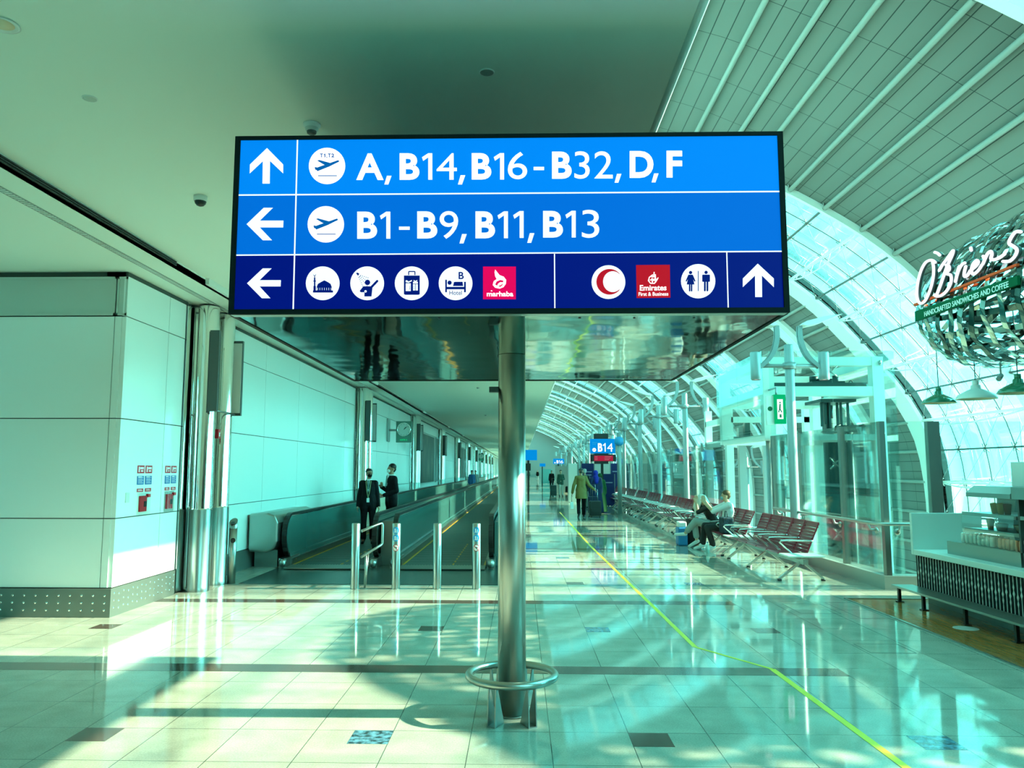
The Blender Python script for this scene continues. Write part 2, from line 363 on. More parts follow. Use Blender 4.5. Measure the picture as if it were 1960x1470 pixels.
# ---- steel clad twin columns
def twin_column():
    e = empty('steel_clad_column', (XW, 11.1, 0))
    MB().box(-.02, .02, .0, 1.33, 0.02, ZS-.01).build('mirror_cladding', MIRROR, e)
    for yy in (.32, .98):
        MB().lathe([(.16, 1.17), (.15, 1.19), (.15, ZS-.03)], c=(.2, yy, 0), n=32).build('chrome_shaft', CHROME, e)
        MB().lathe([(.165, .0), (.165, .06), (.16, .07), (.16, 1.17)], c=(.2, yy, 0), n=32).build('brushed_sleeve', STEEL, e)
    for yy, sx in ((.16, -.3), (1.14, .25)):
        l = MB().box(.30, .44, yy-.02, yy+.04, 2.60, 3.80).build('lamp_panel', DGREY, e)
        MB().box(.31, .43, yy+.04 if sx < 0 else yy-.03, yy+.05 if sx < 0 else yy-.02, 2.64, 3.76).build('diffuser', mat('lamp_diffuser', (.8, .85, .8), .4), l)
    MB().tube([(.35, .16, 2.62), (.35, 1.14, 2.62)], .014, 8).lathe([(.03, -.01), (.03, .01)], (.35, .65, 2.62), 10, True).build('lamp_bracket', STEELD, e)
    b = MB().box(.24, .30, .61, .69, 2.22, 2.36).build('fire_call_box', mat('call_red', (.55, .02, .03), .35), e)
    MB().box(.30, .305, .63, .67, 2.25, 2.31).build('call_glass', WHITE, b)
    return e
c0 = twin_column(); tag(c0, 'mirror clad twin steel column beside the fire call point wall', 'column', 'steel clad columns along the wall')
tr = tree_of(c0)
names = ['mirror clad twin steel column behind the two men in black suits', 'mirror clad twin steel column just past the hanging clock', 'mirror clad twin steel column between the first and second pair of dark posters']
for k in range(1, 11):
    c = copy_tree(tr); c.location = (XW, 11.1+PER*k, 0)
    tag(c, names[k-1] if k <= 3 else 'mirror clad twin steel column far down the walkway wall', 'column', 'steel clad columns along the wall')
# fire call points
def notice(x0, y0, x1, y1, m, nm, par):
    a, b_ = aX(x0, y1, XW+.004), aX(x1, y0, XW+.004)
    return MB().box(0.001, .006, a.y, b_.y, a.z, b_.z).build(nm, m, par)
REDS = mat('notice_red', (.58, .02, .05), .5); BLUES = mat('notice_blue', (.02, .16, .45), .5); NWHITE = mat('notice_white', (.85, .88, .86), .5)
for gi, (ya, yb_, lab) in enumerate(((9.86, 10.25, 'red and blue fire notices above the call point on the wide corner panel'), (10.64, 10.985, 'pair of red and blue fire notices above the call point, on the narrow panel'))):
    e = empty('fire_notice', (XW, 0, 0)); tag(e, lab, 'notice')
    mid = (ya+yb_)/2
    for (a, b_) in ((ya, mid-.02), (mid+.02, yb_)):
        n = MB().box(.001, .006, a, b_, 1.70, 1.80).build('red_notice', REDS, e)
        mb = MB(); mb.box(.006, .007, a+.02, a+.05, 1.715, 1.785); mb.box(.006, .007, a+.06, b_-.02, 1.75, 1.78); mb.box(.006, .007, a+.08, b_-.03, 1.72, 1.738)
        mb.build('printed_text', NWHITE, n)
        n = MB().box(.001, .006, a, b_, 1.555, 1.665).build('blue_notice', BLUES, e)
        mb = MB()
        for q in range(5): mb.box(.006, .007, a+.02, b_-.02-.02*(q % 2), 1.572+.018*q, 1.577+.018*q)
        mb.box(.006, .007, a+.02, b_-.06, 1.648, 1.658)
        mb.build('printed_text', NWHITE, n)
        n = MB().box(.001, .006, a+.01, b_-.005, 1.462, 1.505).build('red_notice', REDS, e)
        mb = MB(); mb.box(.006, .007, a+.03, b_-.03, 1.474, 1.480); mb.box(.006, .007, a+.03, b_-.05, 1.488, 1.494)
        mb.build('printed_text', NWHITE, n)
    e = empty('fire_call_point', (XW, mid, 1.30)); tag(e, ('red fire call point under a clear flap beside the wall switch', 'red fire call point under a clear flap next to the mirror column')[gi], 'fire alarm')
    MB().box(.0, .03, -.16, .14, -.13, .15).build('clear_cover', GLC, e)
    MB().box(.002, .022, -.12, .06, -.09, .11).build('call_box', mat('call_red', (.5, .02, .03), .35), e)
    MB().box(.022, .026, -.02, .05, -.03, .04).build('press_plate', BLACK, e)
    MB().box(.002, .034, .07, .13, .09, .13).build('hinge', mat('call_red'), e)
tag(MB().box(XW, XW+.008, 9.59, 9.68, 1.34, 1.46).build('wall_switch', mat('switch_plate', (.62, .74, .68), .4)), 'pale blank switch plate on the corner wall panel', 'switch')
# posters on the wall
PM = bpy.data.materials.new('poster_print'); PM.use_nodes = True; t = PM.node_tree; b = t.nodes['Principled BSDF']
tc = t.nodes.new('ShaderNodeTexCoord'); mp = t.nodes.new('ShaderNodeMapping'); mp.inputs['Scale'].default_value = (1, 2.2, .5); nz = t.nodes.new('ShaderNodeTexNoise'); nz.inputs['Scale'].default_value = 1.4; nz.inputs['Detail'].default_value = 8
r = t.nodes.new('ShaderNodeValToRGB'); e_ = r.color_ramp.elements; e_[0].position = .5; e_[0].color = (.008, .03, .03, 1); e_[1].position = .78; e_[1].color = (.22, .2, .12, 1); b.inputs['Specular IOR Level'].default_value = .25
t.links.new(tc.outputs['Object'], mp.inputs[0]); t.links.new(mp.outputs[0], nz.inputs['Vector']); t.links.new(nz.outputs['Fac'], r.inputs['Fac']); t.links.new(r.outputs[0], b.inputs['Base Color']); b.inputs['Roughness'].default_value = .4
for k, (a, b_, lab) in enumerate(((37.4, 43.7, 'large dark advertising poster just past the clock'), (44.8, 46.1, 'narrow dark advertising poster before a steel column'), (60.3, 66, 'large dark advertising poster deep down the walkway wall'), (66.8, 69, 'narrow dark advertising poster deep down the walkway wall'))):
    e = empty('wall_poster', (XW+.01, a, 1.1)); tag(e, lab, 'poster')
    MB().box(0, .05, 0, b_-a, 0, 2.44).build('poster_print', PM, e)
    MB().box(0, .06, 0, b_-a, -.06, 0).box(0, .06, 0, b_-a, 2.44, 2.5).box(0, .06, -.06, 0, -.06, 2.5).box(0, .06, b_-a, b_-a+.06, -.06, 2.5).build('poster_frame', GREYM, e)
# clocks
def clock(Y, lab, hh=1, mm=8):
    e = empty('hanging_clock', (XW, Y, 3.2)); tag(e, lab, 'clock')
    MB().box(.01, .05, -.25, .25, -.42, .42).build('wall_plate', GREYM, e)
    MB().box(.05, .85, -.03, .03, -.04, .04).build('bracket', GREYM, e)
    h = MB().box(.32, .90, -.06, .06, -.45, .33).build('clock_housing', mat('clock_green_grey', (.10, .22, .18), .4), e)
    cx, cz = .61, .02
    f = MB().prism(circ(0, 0, .235), (cx, -.061, cz), (1, 0, 0), (0, 0, 1), (0, -.012, 0)).build('dial', mat('dial_grey', (.55, .63, .58), .4), e)
    rg = MB().tube([(cx+.245*math.cos(a), -.07, cz+.245*math.sin(a)) for a in [2*PI*k/36 for k in range(36)]], .014, 8, closed=True).build('dial_ring', CHROME, f)
    m_ = MB()
    for k in range(12):
        a = k*PI/6; m_.bar((cx+.19*math.sin(a), -.075, cz+.19*math.cos(a)), (cx+.22*math.sin(a), -.075, cz+.22*math.cos(a)), .012, .004, (0, 1, 0))
    m_.build('hour_marks', BLACK, f)
    for (a, L, w_) in ((math.radians(hh*30+mm*.5), .12, .02), (math.radians(mm*6), .18, .014)):
        MB().bar((cx, -.078, cz), (cx+L*math.sin(a), -.078, cz+L*math.cos(a)), w_, .004, (0, 1, 0)).build('clock_hand', BLACK, f)
    gd = MB(); text_into(gd, 'GATE 2', (cx-.14, -.062, -.38), (cx+.12, -.062, -.38), (cx-.14, -.062, -.33), (0, -.004, 0))
    gd.build('led_text', emis('led_green' if 'led_green' not in MATS else 'led_green2', (.0, .8, .25), 1.2), e)
clock(28.6, 'round analogue clock in a grey-green box on a wall bracket')
clock(86, 'small distant round clock at the far end of the walkway wall')
# ================================================================== HULL
UNIT = 21.5
PROF = [(-.30, .476), (-.1, .474), (.05, .467), (.1784, .4475), (.27, .412), (.3581, .3703), (.408, .3415), (.4489, .3151), (.4898, .2827), (.5171, .2567), (.56, .209), (.596, .166), (.627, .126), (.652, .0815), (.669, .03), (.677, -.05), (.675, -.15), (.662, -.24), (.64, -.32)]
def cat(P, n=8):
    o = []
    for i in range(len(P)-1):
        p0 = Vector(P[max(0, i-1)]); p1 = Vector(P[i]); p2 = Vector(P[i+1]); p3 = Vector(P[min(len(P)-1, i+2)])
        for k in range(n):
            t_ = k/n; o.append(.5*((2*p1)+(-p0+p2)*t_+(2*p0-5*p1+4*p2-p3)*t_*t_+(-p0+3*p1-3*p2+p3)*t_**3))
    o.append(Vector(P[-1])); return o
HP = [Vector((p.x*UNIT, p.y*UNIT+EYE)) for p in cat(PROF)]
ARC = [0.0]
for a, b_ in zip(HP, HP[1:]): ARC.append(ARC[-1]+(b_-a).length)
def hull(s, off=0.0):
    s = max(0, min(ARC[-1]-1e-6, s))
    for i in range(len(ARC)-1):
        if ARC[i+1] >= s: break
    t_ = (s-ARC[i])/(ARC[i+1]-ARC[i]); p = HP[i].lerp(HP[i+1], t_)
    d = (HP[min(i+1, len(HP)-1)]-HP[max(0, i-1)]).normalized(); n = Vector((d.y, -d.x))*-1  # outward
    return p+n*off
def s_at_ratio(r):
    best = None
    for i, p in enumerate(HP):
        if p.y <= EYE+.02: continue
        q = p.x/(p.y-EYE)
        if best is None or abs(q-r) < best[0]: best = (abs(q-r), ARC[i])
    return best[1]
SR = [s_at_ratio(r) for r in (.399, .513, .645, .788, .959, 1.162, 1.42, 1.73, 2.15, 2.71, 3.6)]
ds_ = (SR[-1]-SR[0])/(len(SR)-1)
LS = [SR[0]-ds_*2, SR[0]-ds_]+SR; 
while LS[-1]+ds_ < ARC[-1]-.3: LS.append(LS[-1]+ds_)
def hull_sheet(b, ya, yb_, o0, o1, s0=0.0, s1=None, step=None):
    s1 = ARC[-1] if s1 is None else s1; N = 40; ring = []
    uvl = b.b.loops.layers.uv.verify()
    for o in (o0, o1):
        row = []
        for k in range(N+1):
            s = lerp(s0, s1, k/N); p = hull(s, o); row.append((b.b.verts.new((p.x, ya, p.y)), b.b.verts.new((p.x, yb_, p.y)), s))
        ring.append(row)
    def quad(vs, uvs, sm=True):
        f = b.b.faces.new(vs); f.smooth = sm
        for l, u in zip(f.loops, uvs): l[uvl].uv = u
    for row in ring:
        for (a, b1, s), (c, d, s2) in zip(row, row[1:]): quad([a, c, d, b1], [(s, ya), (s2, ya), (s2, yb_), (s, yb_)])
    A, B = ring
    for k in range(N):
        for j in (0, 1): quad([A[k][j], A[k+1][j], B[k+1][j], B[k][j]], [(0, 0)]*4, False)
    for k in (0, N): quad([A[k][0], A[k][1], B[k][1], B[k][0]], [(0, 0)]*4, False)
    return b
def panel_mat():
    m = bpy.data.materials.new('hull_panels'); m.use_nodes = True; t = m.node_tree; b = t.nodes['Principled BSDF']
    u = t.nodes.new('ShaderNodeUVMap'); sp = t.nodes.new('ShaderNodeSeparateXYZ'); t.links.new(u.outputs[0], sp.inputs[0])
    def ln(out, off, per, wd):
        a = t.nodes.new('ShaderNodeMath'); a.operation = 'SUBTRACT'; t.links.new(out, a.inputs[0]); a.inputs[1].default_value = off
        d = t.nodes.new('ShaderNodeMath'); d.operation = 'DIVIDE'; t.links.new(a.outputs[0], d.inputs[0]); d.inputs[1].default_value = per
        r = t.nodes.new('ShaderNodeMath'); r.operation = 'ROUND'; t.links.new(d.outputs[0], r.inputs[0])
        s = t.nodes.new('ShaderNodeMath'); s.operation = 'SUBTRACT'; t.links.new(d.outputs[0], s.inputs[0]); t.links.new(r.outputs[0], s.inputs[1])
        ab = t.nodes.new('ShaderNodeMath'); ab.operation = 'ABSOLUTE'; t.links.new(s.outputs[0], ab.inputs[0])
        lt = t.nodes.new('ShaderNodeMath'); lt.operation = 'LESS_THAN'; t.links.new(ab.outputs[0], lt.inputs[0]); lt.inputs[1].default_value = wd/per; return lt.outputs[0]
    a = ln(sp.outputs[0], SR[0], ds_/3, .011); c = ln(sp.outputs[1], 0, 1.62, .008)
    mx = t.nodes.new('ShaderNodeMath'); mx.operation = 'MAXIMUM'; t.links.new(a, mx.inputs[0]); t.links.new(c, mx.inputs[1])
    mg = t.nodes.new('ShaderNodeMixRGB'); t.links.new(mx.outputs[0], mg.inputs['Fac']); mg.inputs[1].default_value = (.20, .22, .195, 1); mg.inputs[2].default_value = (.03, .045, .04, 1)
    t.links.new(mg.outputs[0], b.inputs['Base Color']); b.inputs['Roughness'].default_value = .6; return m
HPM = panel_mat(); PERH = .83*UNIT
HW = mat('hull_white_rib', (.86, .90, .86), .4)
HT = mat('hull_tube', (.36, .40, .36), .4)
def arch(b, Y, wd, dp, off=-.02):
    """box rib following the hull, depth dp towards the inside"""
    N = 44; rings = []
    for k in range(N+1):
        s = lerp(0, ARC[-1], k/N); a = hull(s, off+.12); c = hull(s, off-dp)
        rings.append([b.b.verts.new((a.x, Y-wd/2, a.y)), b.b.verts.new((a.x, Y+wd/2, a.y)), b.b.verts.new((c.x, Y+wd/2, c.y)), b.b.verts.new((c.x, Y-wd/2, c.y))])
    for A, B in zip(rings, rings[1:]):
        for j in range(4): b.b.faces.new([A[j], A[(j+1) % 4], B[(j+1) % 4], B[j]])
    b.b.faces.new(rings[0]); b.b.faces.new(rings[-1][::-1]); return b
wi = 1; nb = -2
for nb in range(-1, 10):
    y0 = UNIT+PERH*nb
    ga, gb = y0, y0+.27*UNIT
    sa, sb, sc_, sd = gb, y0+.47*UNIT, y0+.50*UNIT, y0+PERH
    if nb == -1: gb = 12.2
    # glazed bay
    win = hull_sheet(MB(), ga, gb, .02, .05).build('window_%d' % wi, GLS, kind='structure'); wi += 1
    lines = MB(); white = MB()
    for i, s in enumerate(LS):
        if s < .5: continue
        if i % 2 == 1:
            pts = []
            p = hull(s, -.04); lines.bar((p.x, ga, p.y), (p.x, gb, p.y), .05, .05)
        else:
            p = hull(s, -.05); q = hull(s, -.42); N = 8
            white.tube([(p.x, lerp(ga, gb, k/N), p.y) for k in range(N+1)], .05 if nb != -1 else .03, 8)
            if nb in (0, 1):
                for side in (-.12, .12):
                    pts = []
                    for k in range(N+1):
                        f = 4*(k/N)*(1-k/N); a = hull(s+side*f, -.06-.36*f); pts.append((a.x, lerp(ga, gb, k/N), a.y))
                    white.tube(pts, .022, 6)
                for k in (1, 2, 3, 4, 5, 6, 7):
                    f = 4*(k/N)*(1-k/N); a = hull(s-.12*f, -.06-.36*f); c = hull(s+.12*f, -.06-.36*f); yy = lerp(ga, gb, k/N)
                    white.tube([(p.x, yy, p.y), (a.x, yy, a.y)], .014, 5).tube([(p.x, yy, p.y), (c.x, yy, c.y)], .014, 5)
    lines.build('glazing_rail', DGREY, win); white.build('truss', HW, win)
    cross = MB(); fine = MB()
    for k in range(1, 6 if nb == -1 else 4):
        yy = lerp(ga, gb, k/(6 if nb == -1 else 4)); N = 50
        cross.tube([(hull(lerp(0, ARC[-1], j/N), -.01).x, yy, hull(lerp(0, ARC[-1], j/N), -.01).y) for j in range(N+1)], .018, 5)
    if nb in (0, 1):
        for i in range(0, len(LS)-1):
            for k in range(4):
                ya, yb_ = lerp(ga, gb, k/4), lerp(ga, gb, (k+1)/4)
                pa, pb = hull(LS[i], -.3), hull(LS[i+1], -.05)
                if LS[i] > .5:
                    fine.tube([(hull(LS[i], -.04).x, ya, hull(LS[i], -.04).y), (pb.x, yb_, pb.y)], .008, 4)
                    fine.tube([(hull(LS[i], -.04).x, lerp(ya, yb_, .5), hull(LS[i], -.04).y), (pb.x, lerp(ya, yb_, .5), pb.y)], .007, 4)
        fine.build('tie_rod', SILVER, win)
        sp_ = MB()
        for i, s in enumerate(LS):
            if s < .5: continue
            for k in range(0, 5):
                yy = lerp(ga, gb, k/4)
                for (du, dv) in ((.13, .13), (-.13, .13), (.13, -.13), (-.13, -.13)):
                    a = hull(s, -.06); c = hull(s+du, -.0); sp_.tube([(a.x, yy, a.y), (c.x, yy+dv, c.y)], .018, 5)
        o = sp_.build('spider_fitting', STEELD, win); o['kind'] = 'stuff'
    else: fine.b.free()
    cross.build('mullion', DGREY, win)
    # solid bay with a thin skylight
    if nb == -1:
        sc_ = 12.38; SLO = s_at_ratio(2.15); hull_sheet(MB(), sc_, sd, 0, .3, 0, SLO).build('wall_right', HPM, kind='structure')
        win2 = hull_sheet(MB(), sc_, sd, .02, .05, SLO, None).build('window_%d' % wi, GLS, kind='structure'); wi += 1
        ln = MB(); lp_ = hull(SLO, -.05); ln.bar((lp_.x, sc_, lp_.y), (lp_.x, sd, lp_.y), .2, .2)
        for s in LS:
            if s > SLO+.2: p = hull(s, -.04); ln.bar((p.x, sc_, p.y), (p.x, sd, p.y), .05, .05)
        for k in range(1, 7):
            yy = lerp(sc_, sd, k/7); ln.tube([(hull(lerp(SLO, ARC[-1], j/30), -.01).x, yy, hull(lerp(SLO, ARC[-1], j/30), -.01).y) for j in range(31)], .018, 5)
        ln.build('glazing_rail', DGREY, win2)
        hull_sheet(MB(), FY0-.5, ga, 0, .3).build('wall_right', HPM, kind='structure')
        rb = MB(); arch(rb, ga+.06, .14, .16); arch(rb, 12.29, .28, .12)
    else:
        hull_sheet(MB(), sa, sb, 0, .3).build('wall_right', HPM, kind='structure')
        hull_sheet(MB(), sc_, sd, 0, .3).build('wall_right', HPM, kind='structure')
        hull_sheet(MB(), sb, sc_, .02, .05).build('window_%d' % wi, GLS, kind='structure'); wi += 1
        rb = MB(); arch(rb, ga+.06, .14, .16); arch(rb, gb+.5, 1.0, .10); arch(rb, sb-.25, .5, .12); arch(rb, sc_+.08, .2, .12)
    rb.build('trim_%d' % (10+nb), HW, kind='structure')
    tb = MB()
    for s in LS:
        if s < .4: continue
        a = hull(s, -.07)
        
        if nb != -1: tb.tube([(a.x, gb+.9, a.y), (a.x, sb-.4, a.y)], .065, 8)
        (None if nb == -1 and s > SLO else tb.tube([(a.x, sc_+.1, a.y), (a.x, sd, a.y)], .065, 8))
    tb.build('trim_%d' % (30+nb), HT, kind='structure')
# ================================================================== MAIN SIGN
SX0, SX1, SY0, SY1, SZ0, SZ1 = -1.625, 1.48, 4.235, 7.51, 2.61, 3.645
sg = empty('wayfinding_sign', (0, 0, 0)); tag(sg, 'big square lit direction sign with blue rows and white lettering on the steel post', 'airport sign')
MB().box(SX0+.01, SX1-.01, SY0+.02, SY1-.02, SZ0+.03, SZ1-.01).build('sign_case', BLACK, sg)
fr = MB()
for (a, b_, c, d) in ((SX0, SX1, SZ0, SZ0+.028), (SX0, SX1, SZ1-.022, SZ1), (SX0, SX0+.03, SZ0+.028, SZ1-.022), (SX1-.03, SX1, SZ0+.028, SZ1-.022)):
    fr.box(a, b_, SY0-.012, SY0+.04, c, d); fr.box(a, b_, SY1-.04, SY1+.012, c, d)
fr.box(SX0-.005, SX0+.02, SY0+.04, SY1-.04, SZ0, SZ1).box(SX1-.02, SX1+.005, SY0+.04, SY1-.04, SZ0, SZ1)
fr.build('sign_frame', mat('frame_black', (.008, .012, .012), .6, spec=.12), sg)
MB().box(SX0+.03, SX1-.03, SY0+.06, SY1-.03, SZ0+.004, SZ0+.03).build('mirrored_underside', MIRRORW, sg)
MB().box(SX0+.01, SX1-.01, SY0, SY0+.06, SZ0-.002, SZ0+.03).build('underside_trim', STEEL, sg)
sc2 = MB()
for (x_, y_) in ((620, 607), (840, 607), (1110, 606), (1215, 606), (1330, 606)):
    p = g(x_, y_, SZ0); sc2.cyl(p.x, p.y+.02, SZ0-.006, SZ0, .008, 8)
sc2.build('fixing_screw', BLACK, sg)
E1 = emis('sign_blue_top', (.0, .205, .76), 1.0); E2 = emis('sign_blue_mid', (.0, .13, .58), 1.0); E3 = emis('sign_navy', (.0, .006, .17), 1.0)
EW = emis('sign_white', (.86, .97, 1.0), 1.0); EWT = emis('sign_white_full', (1, 1, 1), 1.05)
ERd = emis('sign_crimson', (.80, .0, .10), .85); ERd2 = emis('sign_darkred', (.55, .005, .02), .75)
EI1 = emis('icon_blue', (.0, .12, .42), .8); EI3 = emis('icon_navy', (.0, .01, .18), .8)
YS = SY0-.001
def S(x, y, d=0.0): p = aY(x, y, YS-d); return p
DN = Vector((0, -.0015, 0))
def srow(name, pts, m, par, d=0.0, th=-.0015): return MB().poly3([S(x, y, d) for (x, y) in pts], (0, th, 0)).build(name, m, par)
# rows (edges follow the three bands of the face)
r1 = srow('top_row', [(456, 267), (1496, 257), (1501, 366.5), (451, 373.5)], E1, sg)
r2_ = srow('middle_row', [(451, 373.5), (1501, 366.5), (1504, 481), (446, 488.5)], E2, sg)
r3 = srow('bottom_row', [(446, 488.5), (1504, 481), (1508, 594), (441, 600)], E3, sg)
dv = MB()
def sline(b, x0, y0, x1, y1, wpx):
    a = Vector((x1-x0, y1-y0)).normalized(); n = Vector((-a.y, a.x))*wpx/2
    b.poly3([S(x0+n.x, y0+n.y, .002), (S(x1+n.x, y1+n.y, .002)), S(x1-n.x, y1-n.y, .002), S(x0-n.x, y0-n.y, .002)], (0, -.001, 0))
sline(dv, 451, 373.5, 1501, 366.5, 2.6); sline(dv, 446, 488.5, 1504, 481, 2.4); sline(dv, 569.5, 266, 561, 599, 2.6); sline(dv, 1061.3, 486, 1062, 597, 2.2); sline(dv, 1391, 483, 1394, 594.5, 2.2)
dv.build('divider_line', EW, sg)
Za = lambda x, y: (430+x*.285714, 240+y*.285714)
Zb = lambda x, y: (960+x*.285714, 240+y*.285714)
def spoly(b, Z, pts, d=.0045, th=.001): b.poly3([S(*Z(x, y), d) for x, y in pts], (0, -th, 0)); return b
def scirc(b, Z, cx, cy, r, d=.002, th=.001, n=40, ry=None, a0=0, a1=2*PI): return spoly(b, Z, [(cx+(p[0]), cy+p[1]*((ry or r)/r)) for p in circ(0, 0, r, n, a0, a1)], d, th)
def scap(b, Z, x0, y0, x1, y1, w_, d=.0045, th=.001):
    a = Vector((x1-x0, y1-y0)); L = a.length; a.normalize(); an = math.atan2(a.y, a.x); r_ = w_/2; pts = []
    for k in range(7): t_ = an+PI/2+PI*k/6; pts.append((x0+r_*math.cos(t_), y0+r_*math.sin(t_)))
    for k in range(7): t_ = an-PI/2+PI*k/6; pts.append((x1+r_*math.cos(t_), y1+r_*math.sin(t_)))
    return spoly(b, Z, pts, d, th)
def sbox(b, Z, x0, y0, x1, y1, d=.0045): return spoly(b, Z, [(x0, y0), (x1, y0), (x1, y1), (x0, y1)], d)
def stext(b, Z, s, x0, y0, x1, y1, bold=0.0, d=.002, tilt=0.0, sp=1.0, shear=0.0):
    text_into(b, s, S(*Z(x0, y1), d), S(*Z(x1, y1+tilt), d), S(*Z(x0, y0), d), (0, -.0012, 0), bold, sp, shear)
def comma(b, Z, x0, y0, x1, y1): w_ = (x1-x0); spoly(b, Z, [(x0+w_*.36, y0), (x1, y0), (x0+w_*.55, y1), (x0, y1)])
def sone(b, Z, x0, y0, x1, y1, wd=27):
    fh = (y1-y0)*.22; spoly(b, Z, [(x1-wd, y0), (x1, y0), (x1, y1), (x1-wd, y1)]); spoly(b, Z, [(x1-wd-.5, y0), (x1-wd+2, y0+wd*.95), (x0+8, y0+fh+12), (x0, y0+fh-12)])
L1 = MB()
stext(L1, Za, 'A', 882, 188, 1065, 366, .03); comma(L1, Za, 1070, 338, 1118, 396)
stext(L1, Za, 'B', 1172, 187, 1305, 365, .035); sone(L1, Za, 1322, 187, 1391, 364); stext(L1, Za, '4', 1420, 187, 1556, 364); comma(L1, Za, 1563, 334, 1612, 396)
stext(L1, Za, 'B', 1655, 186, 1787, 363, .035); sone(L1, Za, 1803, 186, 1872, 363); stext(L1, Zb, '6', 42, 178, 172, 361)
sbox(L1, Zb, 215, 278, 285, 300, .002); stext(L1, Zb, 'B', 338, 176, 470, 358, .035); stext(L1, Zb, '32', 488, 174, 745, 358); comma(L1, Zb, 757, 325, 803, 384)
stext(L1, Zb, 'D', 858, 172, 1018, 352, .035); comma(L1, Zb, 1005, 322, 1052, 382); stext(L1, Zb, 'F', 1105, 170, 1210, 350, .035)
L1.build('lettering', EWT, r1)
L2 = MB()
stext(L2, Za, 'B', 888, 578, 1022, 760, .035); sone(L2, Za, 1040, 578, 1110, 759); sbox(L2, Za, 1168, 678, 1240, 700, .002)
stext(L2, Za, 'B', 1290, 576, 1425, 758, .035); stext(L2, Za, '9', 1440, 574, 1565, 760); comma(L2, Za, 1573, 728, 1622, 791)
stext(L2, Za, 'B', 1680, 576, 1812, 757, .035); sone(L2, Za, 1828, 576, 1898, 756); sone(L2, Zb, 78, 574, 148, 754); comma(L2, Zb, 172, 722, 220, 787)
stext(L2, Zb, 'B', 278, 573, 412, 752, .035); sone(L2, Zb, 428, 572, 497, 751); stext(L2, Zb, '3', 538, 566, 655, 754)
L2.build('lettering', EW, r2_)
def arrow(Z, pts, par, m): b = MB(); spoly(b, Z, pts, .002); b.build('arrow', m, par)
UPA = [(284, 152), (392, 262), (392, 322), (304, 238), (302, 390), (254, 390), (256, 240), (168, 322), (170, 262)]
arrow(Za, UPA, r1, EWT)
arrow(Za, [(147, 662), (262, 552), (324, 552), (236, 638), (394, 638), (392, 684), (236, 684), (318, 770), (256, 770)], r2_, EW)
arrow(Za, [(150, 1058), (256, 958), (315, 958), (234, 1037), (377, 1037), (375, 1079), (234, 1079), (307, 1158), (249, 1158)], r3, EW)
arrow(Zb, [(1716, 926), (1824, 1026), (1824, 1084), (1744, 1006), (1745, 1150), (1699, 1150), (1698, 1006), (1616, 1084), (1616, 1026)], r3, EW)
def plane_icon(dx, dy, par, disc, ic, withT):
    b = MB(); scirc(b, Za, 686+dx, 272+dy, 122); d = b.build('pictogram_disc', disc, par)
    b = MB()
    scap(b, Za, 612+dx, 292+dy, 760+dx, 240+dy, 13)
    spoly(b, Za, [(601+dx, 283+dy), (612+dx, 279+dy), (632+dx, 292+dy), (690+dx, 268+dy), (760+dx, 234+dy), (766+dx, 243+dy), (700+dx, 276+dy), (622+dx, 307+dy)], .0048)
    spoly(b, Za, [(620+dx, 236+dy), (634+dx, 232+dy), (708+dx, 252+dy), (682+dx, 268+dy), (664+dx, 262+dy)], .0052)
    sbox(b, Za, 626+dx, 335+dy, 752+dx, 340+dy)
    if withT: stext(b, Za, 'T', 639, 189, 658, 214, .03, .0045); sbox(b, Za, 669, 190, 675, 214, .0045); spoly(b, Za, [(663, 196), (671, 190), (671, 195), (665, 200)], .0065); sbox(b, Za, 683, 209, 687, 217, .0045); stext(b, Za, 'T', 692, 189, 711, 214, .03, .0045); stext(b, Za, '2', 715, 189, 734, 214, .03, .0045)
    b.build('aeroplane_symbol', ic, d)
plane_icon(0, 0, r1, EWT, EI1, True); plane_icon(-8, 391, r2_, EWT, EI1, False)
# prayer room
def disc(Z, cx, cy, r, nm='pictogram_disc', m=EW): b = MB(); scirc(b, Z, cx, cy, r); return b.build(nm, m, r3)
d = disc(Za, 657, 1058, 113); b = MB(); sbox(b, Za, 592, 1106, 726, 1120); spoly(b, Za, [(618, 1106), (617, 1082), (625, 1062), (645, 1050), (668, 1038), (692, 1050), (710, 1062), (718, 1084), (716, 1106)])
sbox(b, Za, 598, 1020, 608, 1108, .0048); sbox(b, Za, 594, 1040, 612, 1046, .0065); sbox(b, Za, 595, 1076, 611, 1108, .0065); scap(b, Za, 603, 1008, 603, 1022, 5)
spoly(b, Za, [(594, 994), (597, 1002), (603, 1006), (609, 1002), (612, 994), (612, 1003), (603, 1012), (594, 1003)], .0065); b.build('mosque_symbol', EI3, d)
b = MB()
for k in range(7): sbox(b, Za, 622+k*15, 1088, 624+k*15, 1104, .0065)
b.build('arcade_marks', EW, d)
# shower
d = disc(Za, 955, 1058, 113); b = MB(); scirc(b, Za, 957, 1052, 18, .0045); scap(b, Za, 982, 1085, 1022, 1043, 15)
spoly(b, Za, [(932, 1078), (985, 1078), (990, 1090), (984, 1146), (936, 1146), (937, 1118), (912, 1118), (904, 1110), (926, 1082)]); spoly(b, Za, [(880, 990), (890, 986), (903, 994), (893, 1008)])
for i in range(6):
    for j in range(5): x_ = 905+i*13+j*3; y_ = 1005+i*3+j*13-(i*2); 
    
for i in range(7):
    for j in range(4):
        a = math.radians(18+j*16); rr = 22+i*13
        if i > 4 and j in (0,): continue
        scirc(b, Za, 890+rr*math.cos(a), 998+rr*math.sin(a), 3, .0045, .001, 6)
b.build('shower_symbol', EI3, d); b = MB(); scirc(b, Za, 944, 1112, 8, .0065); b.build('elbow_gap', EW, d)
